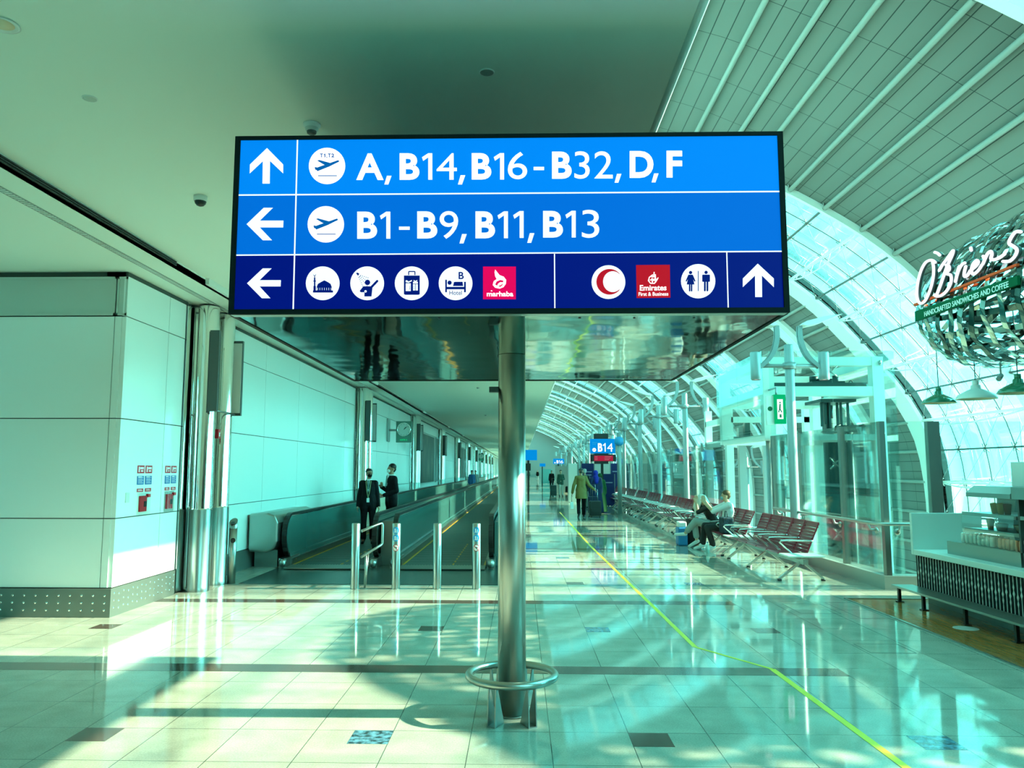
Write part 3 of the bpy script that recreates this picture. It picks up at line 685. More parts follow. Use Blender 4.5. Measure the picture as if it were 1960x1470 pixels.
# baggage and gifts
d = disc(Za, 1253, 1058, 113); b = MB(); sbox(b, Za, 1201, 1006, 1307, 1132); scap(b, Za, 1210, 1130, 1298, 1130, 10); b.build('suitcase_symbol', EI3, d)
b = MB(); scap(b, Za, 1233, 1000, 1233, 982, 7); scap(b, Za, 1235, 979, 1273, 979, 7); scap(b, Za, 1275, 982, 1275, 1000, 7); b.build('suitcase_handle', EI3, d)
b = MB(); sbox(b, Za, 1213, 1058, 1247, 1110, .0065); spoly(b, Za, [(1213, 1038), (1222, 1038), (1232, 1046), (1254, 1036), (1254, 1044), (1232, 1054), (1213, 1050)], .0065); sbox(b, Za, 1262, 1064, 1276, 1106, .0065); sbox(b, Za, 1280, 1064, 1294, 1106, .0065); sbox(b, Za, 1262, 1048, 1294, 1060, .005)
scap(b, Za, 1268, 1040, 1278, 1046, 6, .0065); scap(b, Za, 1288, 1040, 1278, 1046, 6, .0065); b.build('gift_symbol', EW, d)
b = MB(); sbox(b, Za, 1266, 1072, 1269, 1100, .0065); sbox(b, Za, 1284, 1072, 1287, 1100, .0065); scap(b, Za, 1234, 1098, 1241, 1098, 4, .0065); scap(b, Za, 1241, 1076, 1241, 1098, 3, .0065); b.build('gift_detail', EI3, d)
# hotel
d = disc(Za, 1547, 1058, 113); b = MB(); stext(b, Za, 'B', 1567, 982, 1602, 1030, .02, .0045); stext(b, Za, 'Hotel', 1506, 1107, 1589, 1136, 0, .0045)
sbox(b, Za, 1478, 1034, 1489, 1118); sbox(b, Za, 1604, 1048, 1616, 1118); sbox(b, Za, 1486, 1082, 1608, 1098); scirc(b, Za, 1507, 1054, 14, .0045); spoly(b, Za, [(1536, 1050), (1545, 1048), (1594, 1048), (1598, 1076), (1530, 1076)])
b.build('bed_symbol', EI3, d)
# meet and greet red square
b = MB(); spoly(b, Za, [(1731, 946), (1951, 946), (1951, 1165), (1731, 1165)], .002); d = b.build('crimson_square', ERd, r3)
b = MB(); stext(b, Za, 'marhaba', 1756, 1112, 1934, 1146, .03, .0045)
spoly(b, Za, [(1782, 1110), (1786, 1104), (1794, 1108), (1790, 1113)])
spoly(b, Za, [(1812, 966), (1842, 1003), (1870, 1014), (1886, 1035), (1884, 1062), (1868, 1084), (1842, 1094), (1812, 1088), (1796, 1070), (1802, 1044), (1822, 1030), (1812, 1010), (1808, 985)])
b.build('swirl_logo', EWT, d)
b = MB(); spoly(b, Za, [(1812, 1066), (1822, 1046), (1846, 1036), (1868, 1040), (1864, 1052), (1846, 1050), (1830, 1062), (1826, 1074)], .0065); spoly(b, Za, [(1832, 1076), (1852, 1070), (1864, 1056), (1860, 1072), (1846, 1082)], .0065); b.build('swirl_gap', ERd, d)
# crescent
d = disc(Zb, 716, 1050, 113)
b = MB(); o_ = [(723+88*math.cos(t), 1048+86*math.sin(t)) for t in [math.radians(42+276*k/40) for k in range(41)]]; i_ = [(745+65*math.cos(t), 1047+70*math.sin(t)) for t in [math.radians(318-276*k/40) for k in range(41)]]
spoly(b, Zb, o_+i_, .0045); b.build('crescent_symbol', ERd2, d)
# airline square
b = MB(); spoly(b, Zb, [(901, 936), (1127, 934), (1131, 1154), (905, 1157)], .002); d = b.build('red_square', ERd2, r3)
b = MB(); stext(b, Zb, 'Emirates', 926, 1070, 1105, 1108, .025, .0045, -2); stext(b, Zb, 'First & Business', 918, 1118, 1117, 1143, .015, .0045, -2)
for (x0, y0, x1, y1) in ((1022, 985, 1020, 1008), (1012, 1002, 990, 1018), (990, 1018, 984, 1040), (984, 1040, 998, 1058), (998, 1058, 1024, 1058), (1024, 1058, 1038, 1040), (1038, 1040, 1048, 1022), (996, 1036, 1024, 1030), (1004, 1012, 1028, 1016), (1030, 1000, 1032, 1050), (1008, 1024, 1010, 1050), (1018, 1040, 1044, 1030)):
    scap(b, Zb, x0, y0, x1, y1, 7)
b.build('calligraphy_logo', EWT, d)
# toilets
d = disc(Zb, 1317, 1044, 115); b = MB(); sbox(b, Zb, 1315, 975, 1320, 1110); scirc(b, Zb, 1266, 986, 11, .0045); scirc(b, Zb, 1370, 985, 11, .0045)
spoly(b, Zb, [(1254, 1000), (1278, 1000), (1284, 1030), (1292, 1066), (1240, 1066), (1248, 1030)]); scap(b, Zb, 1254, 1005, 1238, 1042, 9); scap(b, Zb, 1278, 1005, 1294, 1042, 9); scap(b, Zb, 1260, 1066, 1260, 1108, 10); scap(b, Zb, 1273, 1066, 1273, 1108, 10)
spoly(b, Zb, [(1350, 1000), (1390, 1000), (1390, 1048), (1350, 1048)]); scap(b, Zb, 1348, 1004, 1348, 1044, 8); scap(b, Zb, 1392, 1004, 1392, 1044, 8); scap(b, Zb, 1362, 1046, 1362, 1106, 12); scap(b, Zb, 1379, 1046, 1379, 1106, 12)
b.build('toilet_symbol', EI3, d)
# ---- post and ring
PX, PY = -.06, 5.83
ps = empty('sign_post', (PX, PY, 0)); tag(ps, 'brushed steel post holding up the big blue sign', 'post')
MB().cyl(0, 0, .0, SZ0+.002, .102, 40).build('post_shaft', STEEL, ps)
MB().cyl(0, 0, 0, .012, .118, 40).build('base_flange', STEELD, ps)
MB().box(-.17, -.10, -.04, .02, 2.33, 2.37).build('small_sensor', DGREY, ps)
rg = empty('guard_ring', (PX, PY, 0)); tag(rg, 'round steel guard rail circling the foot of the sign post', 'guard rail')
MB().tube([(.312*math.cos(2*PI*k/48), .312*math.sin(2*PI*k/48), .275) for k in range(48)], .028, 14, closed=True).build('ring_rail', STEEL, rg)
for a in (-115, -65, 65, 115):
    a = math.radians(a); c, s = math.cos(a), math.sin(a); rad = Vector((c, s, 0)); tn = Vector((-s, c, 0))
    b = MB()
    for sg_ in (-1, 1):
        o = rad*.20+tn*(.028*sg_)
        b.prism([(0, 0), (.14, 0), (.125, .255), (.10, .255)], o, rad, (0, 0, 1), tn*.008)
    b.prism([(0, 0), (.14, 0), (.14, .008), (0, .008)], rad*.20-tn*.028, rad, (0, 0, 1), tn*.064)
    b.build('support_bracket', mat('bracket_steel', (.34, .37, .35), .42, .9), rg)
# ================================================================== BOLLARDS
ST1 = mat('sticker_blue', (.02, .30, .62), .3)
bol = []
for k, (x, y, lab) in enumerate(((-2.445, 11.70, 'plain steel bollard joined to the small barrier gate'), (-1.84, 11.72, 'steel bollard with stickers in front of the pair of walkway ends'), (-1.23, 11.74, 'plain steel bollard between the two stickered bollards'), (-.648, 11.76, 'steel bollard with stickers beside the sign post'))):
    e = empty('bollard', (x, y, 0)); tag(e, lab, 'bollard', 'steel bollards across the walkway entrance')
    MB().lathe([(.062, 0), (.062, .948), (.055, .955), (0, .955)], n=28).build('bollard_tube', STEEL, e)
    MB().cyl(0, 0, 0, .006, .07, 24).build('floor_collar', STEELD, e)
    if k in (1, 3):
        s = MB()
        def patch(b, zc, rad, n=14):
            vs = []
            for q in range(n):
                u = rad*math.cos(2*PI*q/n); v = rad*math.sin(2*PI*q/n); a = u/.0635-PI/2
                vs.append(b.b.verts.new((.0635*math.cos(a), .0635*math.sin(a), zc+v)))
            b.b.faces.new(vs)
        def cpatch(zc, rad, m, nm, par, off=.0632, inner=0):
            b = MB(); n = 28; rings = []
            for rr in ([0.001, .25, .5, .75, 1.0] if not inner else [inner, 1.0]):
                rings.append([])
                for q in range(n):
                    u = rad*rr*math.cos(2*PI*q/n); v = rad*rr*math.sin(2*PI*q/n); a = u/off-PI/2-.03
                    rings[-1].append(b.b.verts.new((off*math.cos(a), off*math.sin(a), zc+v)))
            for A, B in zip(rings, rings[1:]):
                for q in range(n): b.b.faces.new([A[q], A[(q+1) % n], B[(q+1) % n], B[q]])
            o = b.build(nm, m, par); md = o.modifiers.new('s', 'SOLIDIFY'); md.thickness = .0006; md.offset = 0; return o
        s1 = cpatch(.855, .052, ST1, 'blue_sticker', e); s2 = cpatch(.745, .052, ST1, 'blue_sticker', e); s3 = cpatch(.60, .05, NWHITE, 'ban_sticker', e)
        cpatch(.60, .05, REDS, 'ban_ring', s3, .0640, .84)
        for (sp_, zc) in ((s1, .855), (s2, .745)):
            b = MB(); b.ell((-.012, -.0645, zc+.018), (.008, .0012, .008), 8).bar((-.012, -.0645, zc+.01), (-.008, -.0645, zc-.022), .014, .002, (0, 1, 0)).ell((.016, -.064, zc+.008), (.006, .0012, .006), 8).bar((.016, -.064, zc+.002), (.018, -.064, zc-.02), .010, .002, (0, 1, 0)).bar((-.03, -.061, zc-.026), (.03, -.061, zc-.026), .006, .006, (0, 1, 0)).build('sticker_figure', NWHITE, sp_)
        b = MB(); b.bar((-.03, -.062, .63), (.03, -.062, .57), .008, .005, (0, 1, 0)); b.build('ban_slash', REDS, s3)
        b = MB(); b.bar((-.02, -.0635, .605), (.02, -.0635, .605), .01, .003, (0, 1, 0)).bar((.008, -.0635, .612), (.008, -.0635, .58), .008, .003, (0, 1, 0)); b.build('ban_figure', BLACK, s3)
e = empty('slanted_bollard', (-4.46, 12.16, 0)); tag(e, 'taller steel bollard with slanted top and round sensor eye by the wall', 'bollard')
MB().lathe([(.062, 0), (.062, .84)], n=28, cap=True).build('bollard_tube', STEEL, e)
b = MB(); R_ = .062
n = 28; A = [b.b.verts.new((R_*math.cos(2*PI*k/n), R_*math.sin(2*PI*k/n), .84)) for k in range(n)]; B = [b.b.verts.new((R_*math.cos(2*PI*k/n), R_*math.sin(2*PI*k/n), .94+.055*math.sin(2*PI*k/n))) for k in range(n)]
for k in range(n): b.b.faces.new([A[k], A[(k+1) % n], B[(k+1) % n], B[k]]).smooth = True
b.b.faces.new(B); b.build('slanted_head', STEEL, e)
MB().tube([(.0, -.03, .918), (0, -.036, .928)], [.03, .03], 16).build('top_sensor', DGREY, e)
MB().tube([(.02, -.05, .66), (.025, -.066, .66)], [.038, .038], 20).build('sensor_eye', BLACK, e)
# barrier gate
e = empty('barrier_gate', (-2.36, 11.70, 0)); tag(e, 'small tubular steel barrier swinging between bollard and walkway end', 'barrier')
MB().tube([(0, 0, .84), (.22, .32, .93), (.24, .35, .93), (.25, .36, .90), (.25, .36, .63), (.23, .34, .60), (0, .0, .46)], .02, 10).build('gate_frame', STEEL, e)
MB().tube([(.05, .12, .52), (.045, .11, 0)], .018, 10).build('gate_leg', STEEL, e)
MB().tube([(.08, .14, .5), (.05, .10, 0)], .012, 8).build('gate_brace', STEEL, e)
# ================================================================== MOVING WALKWAYS
TEALP = mat('balustrade_panel', (.05, .16, .15), .14, spec=.7); RUB = mat('handrail_rubber', (.012, .018, .018), .35)
PAL = mat('pallet_grey', (.045, .085, .08), .45); YEL = mat('safety_yellow', (.75, .38, .01), .5); PLATE = mat('floor_plate', (.07, .11, .10), .25, .6, bump=.05, bscale=200)
WY0, WY1 = 14.05, 96.0
tag(MB().box(-4.33, -.27, 12.12, 14.9, 0.0, .006).build('landing_plate', PLATE), 'dark metal landing plate at the near end of the moving walkways', 'floor plate')
def balustrade(x, par, name='balustrade', lit=True):
    bal = MB().box(x-.05, x+.05, WY0+.35, WY1, .12, .22).box(x-.018, x+.018, WY0+.45, WY1, .2, .9)
    a = [(WY0+.45-.34*math.sin(PI*k/12), .56+.34*math.cos(PI*k/12)) for k in range(13)]
    bal.prism([(p[0]-WY0, p[1]) for p in a], (x-.018, WY0, 0), (0, 1, 0), (0, 0, 1), (.036, 0, 0))
    o = bal.build(name, TEALP, par)
    hp = [(x, WY0+.8, .16), (x, WY0+.45, .18)]+[(x, WY0+.45-.37*math.sin(PI*k/12), .56-.38*math.cos(PI*k/12)) for k in range(1, 12)]+[(x, WY0+.45, .94), (x, WY1, .94)]
    h = MB(); 
    for p, q in zip(hp, hp[1:]): h.bar(p, q, .085, .045, (0, 0, 1) if abs(p[2]-q[2]) < .02 else (0, (q[2]-p[2]), -(q[1]-p[1])))
    h.build('handrail', RUB, o)
    tr_ = [(x, WY0+.45-.33*math.sin(PI*k/12), .56-.34*math.cos(PI*k/12)) for k in range(0, 13)]+[(x, WY1, .90)]
    MB().tube(tr_, .02, 8).build('handrail_guide', CHROME, o)
    MB().box(x-.07, x+.07, WY0+.02, WY0+.85, 0, .17).ell((x, WY0+.05, .09), (.075, .10, .085), 14).build('newel_base', STEEL, o)
    return o
def walkway(xa, xb, lab):
    e = empty('moving_walkway', ((xa+xb)/2, WY0, 0)); tag(e, lab, 'moving walkway')
    inv = Matrix.Translation((-(xa+xb)/2, -WY0, 0))
    def fix(o):
        o.matrix_parent_inverse = inv; return o
    w0, w1 = xa+.10, xb-.10
    belt = MB(); belt.box(w0, w1, WY0-.05, WY1, .004, .03)
    fix(belt.build('pallet_belt', PAL, e))
    grv = MB()
    for k in range(60): grv.box(w0+.03, w1-.03, WY0+.8+k*.42, WY0+.812+k*.42, .03, .0315)
    o = fix(grv.build('pallet_joint', GROOVE, e)); o['kind'] = 'stuff'
    c = MB(); c.box(w0, w1, WY0-.25, WY0+.25, .02, .034)
    for k in range(30): c.box(lerp(w0, w1, (k+.3)/30), lerp(w0, w1, (k+.6)/30), WY0+.25, WY0+.32, .02, .034)
    fix(c.build('comb_plate', STEELD, e))
    yl = MB(); yl.box(w0+.005, w0+.04, WY0+.3, WY1, .03, .0325).box(w1-.04, w1-.005, WY0+.3, WY1, .03, .0325)
    fix(yl.build('edge_stripe', YEL, e))
    dsh = MB()
    for k in range(10): dsh.box((w0+w1)/2+.15, (w0+w1)/2+.18, WY0+.35+k*.42, WY0+.55+k*.42, .03, .0325)
    fix(dsh.build('centre_dash', YEL, e))
    sk = MB(); sk.box(xa+.05, w0, WY0+.3, WY1, 0, .14).box(w1, xb-.05, WY0+.3, WY1, 0, .14)
    fix(sk.build('skirt_panel', STEELD, e))
    lgt = MB(); lgt.box(w0-.004, w0, WY0+.5, WY0+.56, .09, .12).box(w1, w1+.004, WY0+.5, WY0+.56, .09, .12); fix(lgt.build('skirt_marker', mat('marker', (.9, .6, .3), .3), e))
    for x in (xa, xb): fix(balustrade(x, e))
    return e
walkway(-4.25, -2.62, 'moving walkway running beside the pale panelled wall')
walkway(-2.25, -.52, 'moving walkway nearer the hall floor, partly hidden by the sign post')
dk = MB(); dk.box(-2.57, -2.30, WY0+.5, WY1, .0, .80); dk.build('trim_5', STEELD, kind='structure')
MB().box(-.47, -.27, WY0+.5, WY1, 0, .80).build('trim_6', TEALP, kind='structure')
# steel drum beside the wall
e = empty('walkway_drive_casing', (-4.62, 14.2, 0)); tag(e, 'rounded brushed steel casing between the wall and the first walkway', 'casing')
b = MB(); pr_ = [(-.22, .30), (-.22, .96), (.10, .98), (.24, .93), (.30, .80), (.30, .48), (.24, .34), (.10, .28)]
b.prism(pr_, (0, -.25, 0), (1, 0, 0), (0, 0, 1), (0, 2.6, 0)); b.build('casing_shell', STEEL, e, bevel=.03)
MB().box(-.2, .22, .05, 2.3, 0, .30).build('casing_base', STEELD, e)
MB().box(.12, .30, 2.35, WY1-14.2, 0, .9).build('side_deck', TEALP, e)
# ================================================================== GLASS SCREEN + RAIL
XS = 5.47
MB().box(XS-.09, XS+.2, 12.1, 190, 0, .20).box(XS-.09, 12, 11.85, 12.1, 0, .20).build('trim_7', mat('plinth_grey', (.40, .44, .41), .4, .4), kind='structure')
def screen_panel(e, p0, p1, z0, z1):
    d = (Vector(p1)-Vector(p0)).normalized(); MB().bar((p0[0]+d.x*.03, p0[1]+d.y*.03, (z0+z1)/2), (p1[0]-d.x*.03, p1[1]-d.y*.03, (z0+z1)/2), .016, z1-z0).build('glass_pane', GLB, e)
yl_ = [11.95, 13.42, 15.5, 17.0]
e = empty('glass_screen', (0, 0, 0)); tag(e, 'tall glass screen with grey posts between the red bench and the lift', 'glass screen')
for a, b_ in zip(yl_, yl_[1:]): screen_panel(e, (XS, a), (XS, b_), .2, 2.49)
for y in yl_: MB().box(XS-.03, XS+.05, y-.05, y+.05, .2, 2.49).build('screen_post', STEELD, e)
e = empty('glass_screen', (0, 0, 0)); tag(e, 'glass screen with grey post returning behind the cafe counter', 'glass screen')
screen_panel(e, (XS, 11.95), (6.25, 11.95), .2, 2.49); screen_panel(e, (6.25, 11.95), (7.6, 11.95), .2, 2.49)
MB().box(6.16, 6.34, 11.9, 12.0, .2, 2.49).build('screen_post', STEELD, e)
e = empty('glass_screen', (0, 0, 0)); tag(e, 'long glass screen behind the far benches and lamp posts', 'glass screen')
y = 21.2
while y < 120:
    screen_panel(e, (XS, y), (XS, y+2.35), .2, 2.5)
    MB().box(XS-.02, XS+.03, y-.04, y+.04, 2.3, 2.56).build('glass_clamp', STEELD, e); y += 2.4
e = empty('handrail', (0, 0, 0)); tag(e, 'tubular steel handrail on brackets along the inside of the glass screen', 'handrail')
MB().tube([(XS-.16, 16.6, .96), (XS-.16, 12.0, .96), (XS-.12, 11.86, .96), (XS, 11.80, .96), (7.4, 11.80, .96)], .027, 12).build('rail_tube', STEEL, e)
for y in (12.15, 13.5, 15.4, 16.4): MB().tube([(XS-.16, y, .94), (XS-.13, y, .86), (XS-.03, y, .84)], .016, 8).ell((XS-.04, y, .84), (.02, .05, .05), 10).build('rail_bracket', STEEL, e)
for x in (XS+.15, 5.95): MB().tube([(x, 11.80, .94), (x, 11.83, .86), (x, 11.9, .84)], .016, 8).ell((x, 11.89, .84), (.05, .02, .05), 10).build('rail_bracket', STEEL, e)
# lower level rail far inside
# ================================================================== LIFT
e = empty('glass_lift', (5.45, 17.0, 0)); tag(e, 'glass walled lift shaft with white steel frame beside the screen', 'lift')
fr = MB(); D = 4.0; W = 2.63
for (x, y) in ((0.0, .12), (W-.24, .12), (0, D-.3), (W-.24, D-.3)): 
    fr.box(x-.1, x+.14, y, y+.24, -5.0 if x > 1 else 2.42, 4.24)
for zc, h_ in ((4.14, .19), (3.48, .21), (2.47, .13)):
    fr.box(.14, W-.34, .13, .33, zc-h_/2, zc+h_/2); fr.box(.14, W-.34, D-.29, D-.07, zc-h_/2, zc+h_/2)
    fr.box(-.09, .11, .36, D-.3, zc-h_/2, zc+h_/2); fr.box(W-.33, W-.11, .36, D-.3, zc-h_/2, zc+h_/2)
fr.build('white_frame', HW, e)
def pane(nm, x0, x1, y0, y1, z0, z1, p=None): return MB().box(x0, x1, y0, y1, z0, z1).build(nm, GLD, p or e)
pane('front_glass', .0, 1.36, 0, .015, .2, 4.34); pane('front_glass', 1.37, 2.72, 0, .015, .2, 4.34); pane('front_glass', 0, 2.72, 0, .015, -4.9, .18)
pane('side_glass', -.155, -.14, .02, 2.0, 2.5, 4.36); pane('side_glass', -.155, -.14, 2.01, D, 2.5, 4.36); pane('side_glass', 2.70, 2.715, .02, D, -4.9, 4.34)
pane('roof_glass', -.12, 2.7, .02, D, 4.345, 4.36)
for zc in (1.9, 3.9, .4):
    for xc in (1.365,):
        b = MB()
        for (du, dv) in ((.12, .12), (-.12, .12), (.12, -.12), (-.12, -.12)):
            b.tube([(xc, .09, zc), (xc+du, .02, zc+dv)], .016, 6)
        b.tube([(xc, .05, zc), (xc, .16, zc)], .02, 6); b.build('spider_clamp', STEEL, e)
b = MB()
for z in (4.1, 2.55, 1.2, .6): b.ell((W-.17, .10, z), (.03, .03, .06), 8)
b.ell((.03, .10, 4.12), (.03, .03, .06), 8); b.build('glass_fixing', STEEL, e)
DKT = mat('machine_dark', (.012, .045, .045), .4)
SHL = .45
b = MB(); b.box(-.15, 2.0, .8, 2.2, 3.60, 3.74); b.box(.85, 1.6, 1.0, 1.9, 3.74, 3.80).cyl(1.0, 1.3, 3.8, 3.94, .1, 14).cyl(1.5, 1.3, 3.8, 3.96, .07, 14).box(1.05, 1.45, 1.1, 1.5, 3.8, 3.87)
b.tube([(1.82+.04*math.cos(k*PI/6), 1.2, 3.79+.04*math.sin(k*PI/6)) for k in range(12)], .012, 6, closed=True)
b.build('hoist_beam', DKT, e).location.x = SHL
b = MB(); b.box(.95, 1.75, .8, 1.8, 3.30, 3.37)
for (x, z0) in ((1.02, 2.75), (1.10, 2.8), (1.2, 2.7), (1.38, 2.62), (1.46, 2.7), (1.62, 2.6)): b.box(x, x+.045, 1.0, 1.05, z0, 3.32)
b.cyl(1.28, 1.2, 2.95, 3.25, .09, 14).box(1.15, 1.24, 1.05, 1.3, 2.7, 3.3).box(1.0, 1.8, .95, 1.0, 2.60, 2.64).box(1.5, 2.0, .95, 1.0, 2.74, 2.78).box(1.9, 1.95, .9, .95, 2.65, 2.8)
b.tube([(1.3, 1.0, 2.62), (1.34, 1.0, 2.75), (1.45, 1.0, 2.78)], .02, 6).build('door_mechanism', DKT, e).location.x = SHL
b = MB(); b.box(1.72, 2.16, 1.3, 1.6, -4.6, 2.40); b.build('lift_mast', DKT, e)
b = MB(); b.box(1.86, 1.97, .9, 1.0, -4.8, 2.6); b.build('guide_rail', mat('rail_brown', (.28, .25, .24), .4, .5), e)
b = MB(); b.cyl(2.06, .9, -4.8, 2.62, .06, 16); b.cyl(.1, .5, -4.8, 2.42, .07, 16); b.cyl(.42, .6, -4.8, 2.4, .05, 16); b.build('hydraulic_tube', SILVER, e)
b = MB(); b.box(2.32, 2.42, .6, .8, -4.6, 1.85).tube([(2.2, .7, .9), (2.5, .8, .2), (2.5, .8, -.2)], .03, 8); b.build('cable_duct', SILVER, e)
# second lift further back
e = empty('glass_lift', (5.45, 22.2, 0)); tag(e, 'second lift shaft seen through the glass behind the first', 'lift')
fr = MB()
for x in (.4, 2.6):
    for y in (0, 2.4): fr.box(x, x+.2, y, y+.2, -5, 3.6)
for z in (2.45, 3.1): fr.box(.4, 2.8, 0, .2, z, z+.16); fr.box(.4, .6, 0, 2.5, z, z+.16)
fr.build('white_frame', HW, e); MB().box(.8, 1.9, .6, .9, 2.62, 2.72).box(1.1, 1.25, .6, .8, 2.7, 3.2).build('hoist_beam', DKT, e); MB().box(1.0, 1.2, .9, 1.1, -4.6, 3.0).box(1.7, 1.8, .9, 1.0, -4.6, 2.6).build('lift_mast', GREYM, e)
# lift number sign hung from frame
e = empty('exit_sign', (5.42, 16.7, 3.05)); tag(e, 'green hanging sign with a running figure symbol by the lift frame', 'sign')
MB().box(-.02, .22, -.12, .02, -.32, .30).build('sign_box', emis('exit_green', (.0, .36, .13), .8), e)
MB().box(.04, .16, -.125, -.12, -.22, .20).build('white_window', EW, e)
b = MB(); b.ell((.10, -.13, .13), (.018, .004, .018), 8).bar((.10, -.13, .10), (.09, -.13, .0), .03, .004, (0, 1, 0)).bar((.09, -.13, .0), (.13, -.13, -.08), .02, .004, (0, 1, 0)).bar((.09, -.13, 0), (.06, -.13, -.08), .02, .004, (0, 1, 0)).box(.08, .12, -.132, -.128, -.19, -.12)
b.build('running_figure', mat('sym_green', (.0, .12, .05), .5), e)
MB().box(-.17, -.02, -.08, .02, -.34, .28).build('side_face', WHITE, e)
b = MB(); b.prism(circ(-.10, 0, .05, 20), (0, -.081, 0), (1, 0, 0), (0, 0, 1), (0, -.004, 0)); b.build('green_roundel', mat('sym_green'), e)
MB().tube([(.05, -.05, .28), (.05, -.05, .45), (.05, .45, .45)], .02, 6).build('hanger', SILVER, e)
# ================================================================== LAMP POSTS
def lamp_post():
    e = empty('lamp_post', (5.27, 15.2, 0))
    MB().lathe([(.10, 0), (.10, .08), (.088, .1), (.088, 4.18), (.078, 4.2), (0, 4.2)], n=24).build('pole', SILVER, e)
    cb = MB().tube([(-.66, 0, 3.78), (.66, 0, 3.78)], .038, 12).lathe([(.125, 3.72), (.125, 3.84)], n=20, cap=True); cb.build('crossbar', SILVER, e)
    for sx in (-1, 1):
        lp = MB().lathe([(.0, 4.06), (.09, 4.05), (.1, 4.03), (.1, 3.62), (.1, 3.60), (.1, 3.52), (.085, 3.50)], c=(sx*.66, -.02, 0), n=24).build('lamp_head', SILVER, e)
        MB().lathe([(0, 3.515), (.075, 3.515)], c=(sx*.66, -.02, 0), n=20).build('lamp_lens', emis('lens_glow', (1, .85, .75), 2.2) if 'lens_glow' not in MATS else MATS['lens_glow'], lp)
        a = MB(); pts = []
        for k in range(13):
            t_ = k/12; pts.append((sx*(.58-.36*math.sin(t_*PI*.56)), 0, 3.75+t_*.82-.10*math.sin(t_*PI)))
        for side in (-.055, .055): 
            for p, q in zip(pts, pts[1:]): a.bar((p[0], side, p[2]), (q[0], side, q[2]), .022, .085-.03*abs(p[2]-4.2), (1, 0, 0))
        for p in pts[1:12:3]: a.tube([(p[0], -.055, p[2]), (p[0], .055, p[2])], .012, 6)
        a.build('curved_arm', SILVER, e)
        P = Vector(pts[-1]); r_ = MB()
        r_.prism([(0, 0), (.10, .05), (.45, .04), (.80, -.01), (.62, -.03), (.35, -.06), (.10, -.05)], (P.x, -.16, P.z), (sx, 0, .28), (0, 0, 1), (0, .32, 0))
        r_.build('reflector_wing', HW, e, bevel=.01)
    return e
l0 = lamp_post(); tag(l0, 'T-shaped silver lamp post standing right beside the glass lift', 'lamp post', 'T-shaped lamp posts')
lt_ = tree_of(l0)
for k, y in enumerate((24.9, 29.6, 34.3, 39.6, 44.6, 49.6, 54.6, 59.6, 64.6, 69.6, 79.6, 89.6, 99.6)):
    c = copy_tree(lt_); c.location = (5.27, y, 0)
    tag(c, ('first T-shaped lamp post beyond the lift, behind the bench row', 'second T-shaped lamp post beyond the lift', 'third T-shaped lamp post beyond the lift', 'fourth T-shaped lamp post beyond the lift, near the gate sign')[k] if k < 4 else 'distant T-shaped silver lamp post beyond the gate sign', 'lamp post', 'T-shaped lamp posts')
for k, y in enumerate((20.5, 27, 33, 39, 45)):
    c = copy_tree(lt_); c.location = (9.2, y+5, -1.9)
    tag(c, 'T-shaped lamp post rising from the lower level behind the glass', 'lamp post', 'lamp posts on the lower level')
# ================================================================== BENCHES
def bench(nseat, table_near=True, m=RED, seat_w=.60):
    L = nseat*seat_w+.5
    e = empty('airport_bench', (0, 0, 0))
    MB().box(-.04, .04, .04, L-.04, .27, .35).build('support_beam', ALU, e)
    y = .0
    if table_near:
        t_ = MB().box(-.28, .30, .02, .46, .385, .41).build('side_table', WHITE, e, bevel=.006)
        MB().tube([(0, .24, .33), (-.12, .24, .385)], .018, 6).tube([(0, .24, .33), (.14, .24, .385)], .018, 6).build('table_bracket', ALU, t_)
        y = .5
    for k in range(nseat):
        yc = y+seat_w*(k+.5); w2 = seat_w/2-.03
        b = MB(); pr_ = [(-.29, .395), (-.27, .415), (-.05, .40), (.16, .385), (.21, .39), (.21, .375), (.16, .365), (-.05, .38), (-.26, .39)]
        b.prism(pr_, (0, yc-w2, 0), (1, 0, 0), (0, 0, 1), (0, 2*w2, 0)); s = b.build('seat', m, e, bevel=.006)
        b = MB(); N = 9
        for q in range(N):
            z = .43+q*.05; x = .20+.20*(q/N)+.02*(q/N)**2
            b.bar((x, yc-w2, z), (x, yc+w2, z), .020, .0465)
        b.bar((.20, yc-w2, .40), (.41, yc-w2, .89), .022, .02, (0, 1, 0)).bar((.20, yc+w2, .40), (.41, yc+w2, .89), .022, .02, (0, 1, 0)).bar((.41, yc-w2, .875), (.41, yc+w2, .875), .022, .05).bar((.205, yc-w2, .41), (.205, yc+w2, .41), .018, .03)
        b.build('backrest', m, e)
        MB().tube([(.0, yc-w2-.03, .33), (-.06, yc-w2-.03, .40), (-.25, yc-w2-.03, .58), (-.22, yc-w2-.03, .605), (-.10, yc-w2-.03, .61), (.24, yc-w2-.03, .60), (.30, yc-w2-.03, .60)], .016, 8).build('armrest', ALU, e)
    yc = y+seat_w*nseat
    MB().tube([(.0, yc, .33), (-.06, yc, .40), (-.25, yc, .58), (-.22, yc, .605), (-.10, yc, .61), (.30, yc, .60)], .016, 8).build('armrest', ALU, e)
    for yy in (.22, L*.55, L-.25):
        b = MB(); b.bar((0, yy, .31), (-.36, yy, .035), .05, .035).bar((0, yy, .31), (.33, yy, .035), .05, .035).bar((0, yy, .34), (-.16, yy, .385), .04, .03).bar((0, yy, .34), (.17, yy, .38), .04, .03)
        l = b.build('leg_frame', ALU, e)
        MB().cyl(-.36, yy, 0, .03, .035, 12).cyl(.33, yy, 0, .03, .035, 12).build('foot_glide', BLACK, l)
    return e, L
b0, L0 = bench(5); b0.location = (4.50, 12.55, 0); tag(b0, 'red slatted five seat bench with white end table, in the sun near the cafe', 'bench', 'red benches along the glass screen')
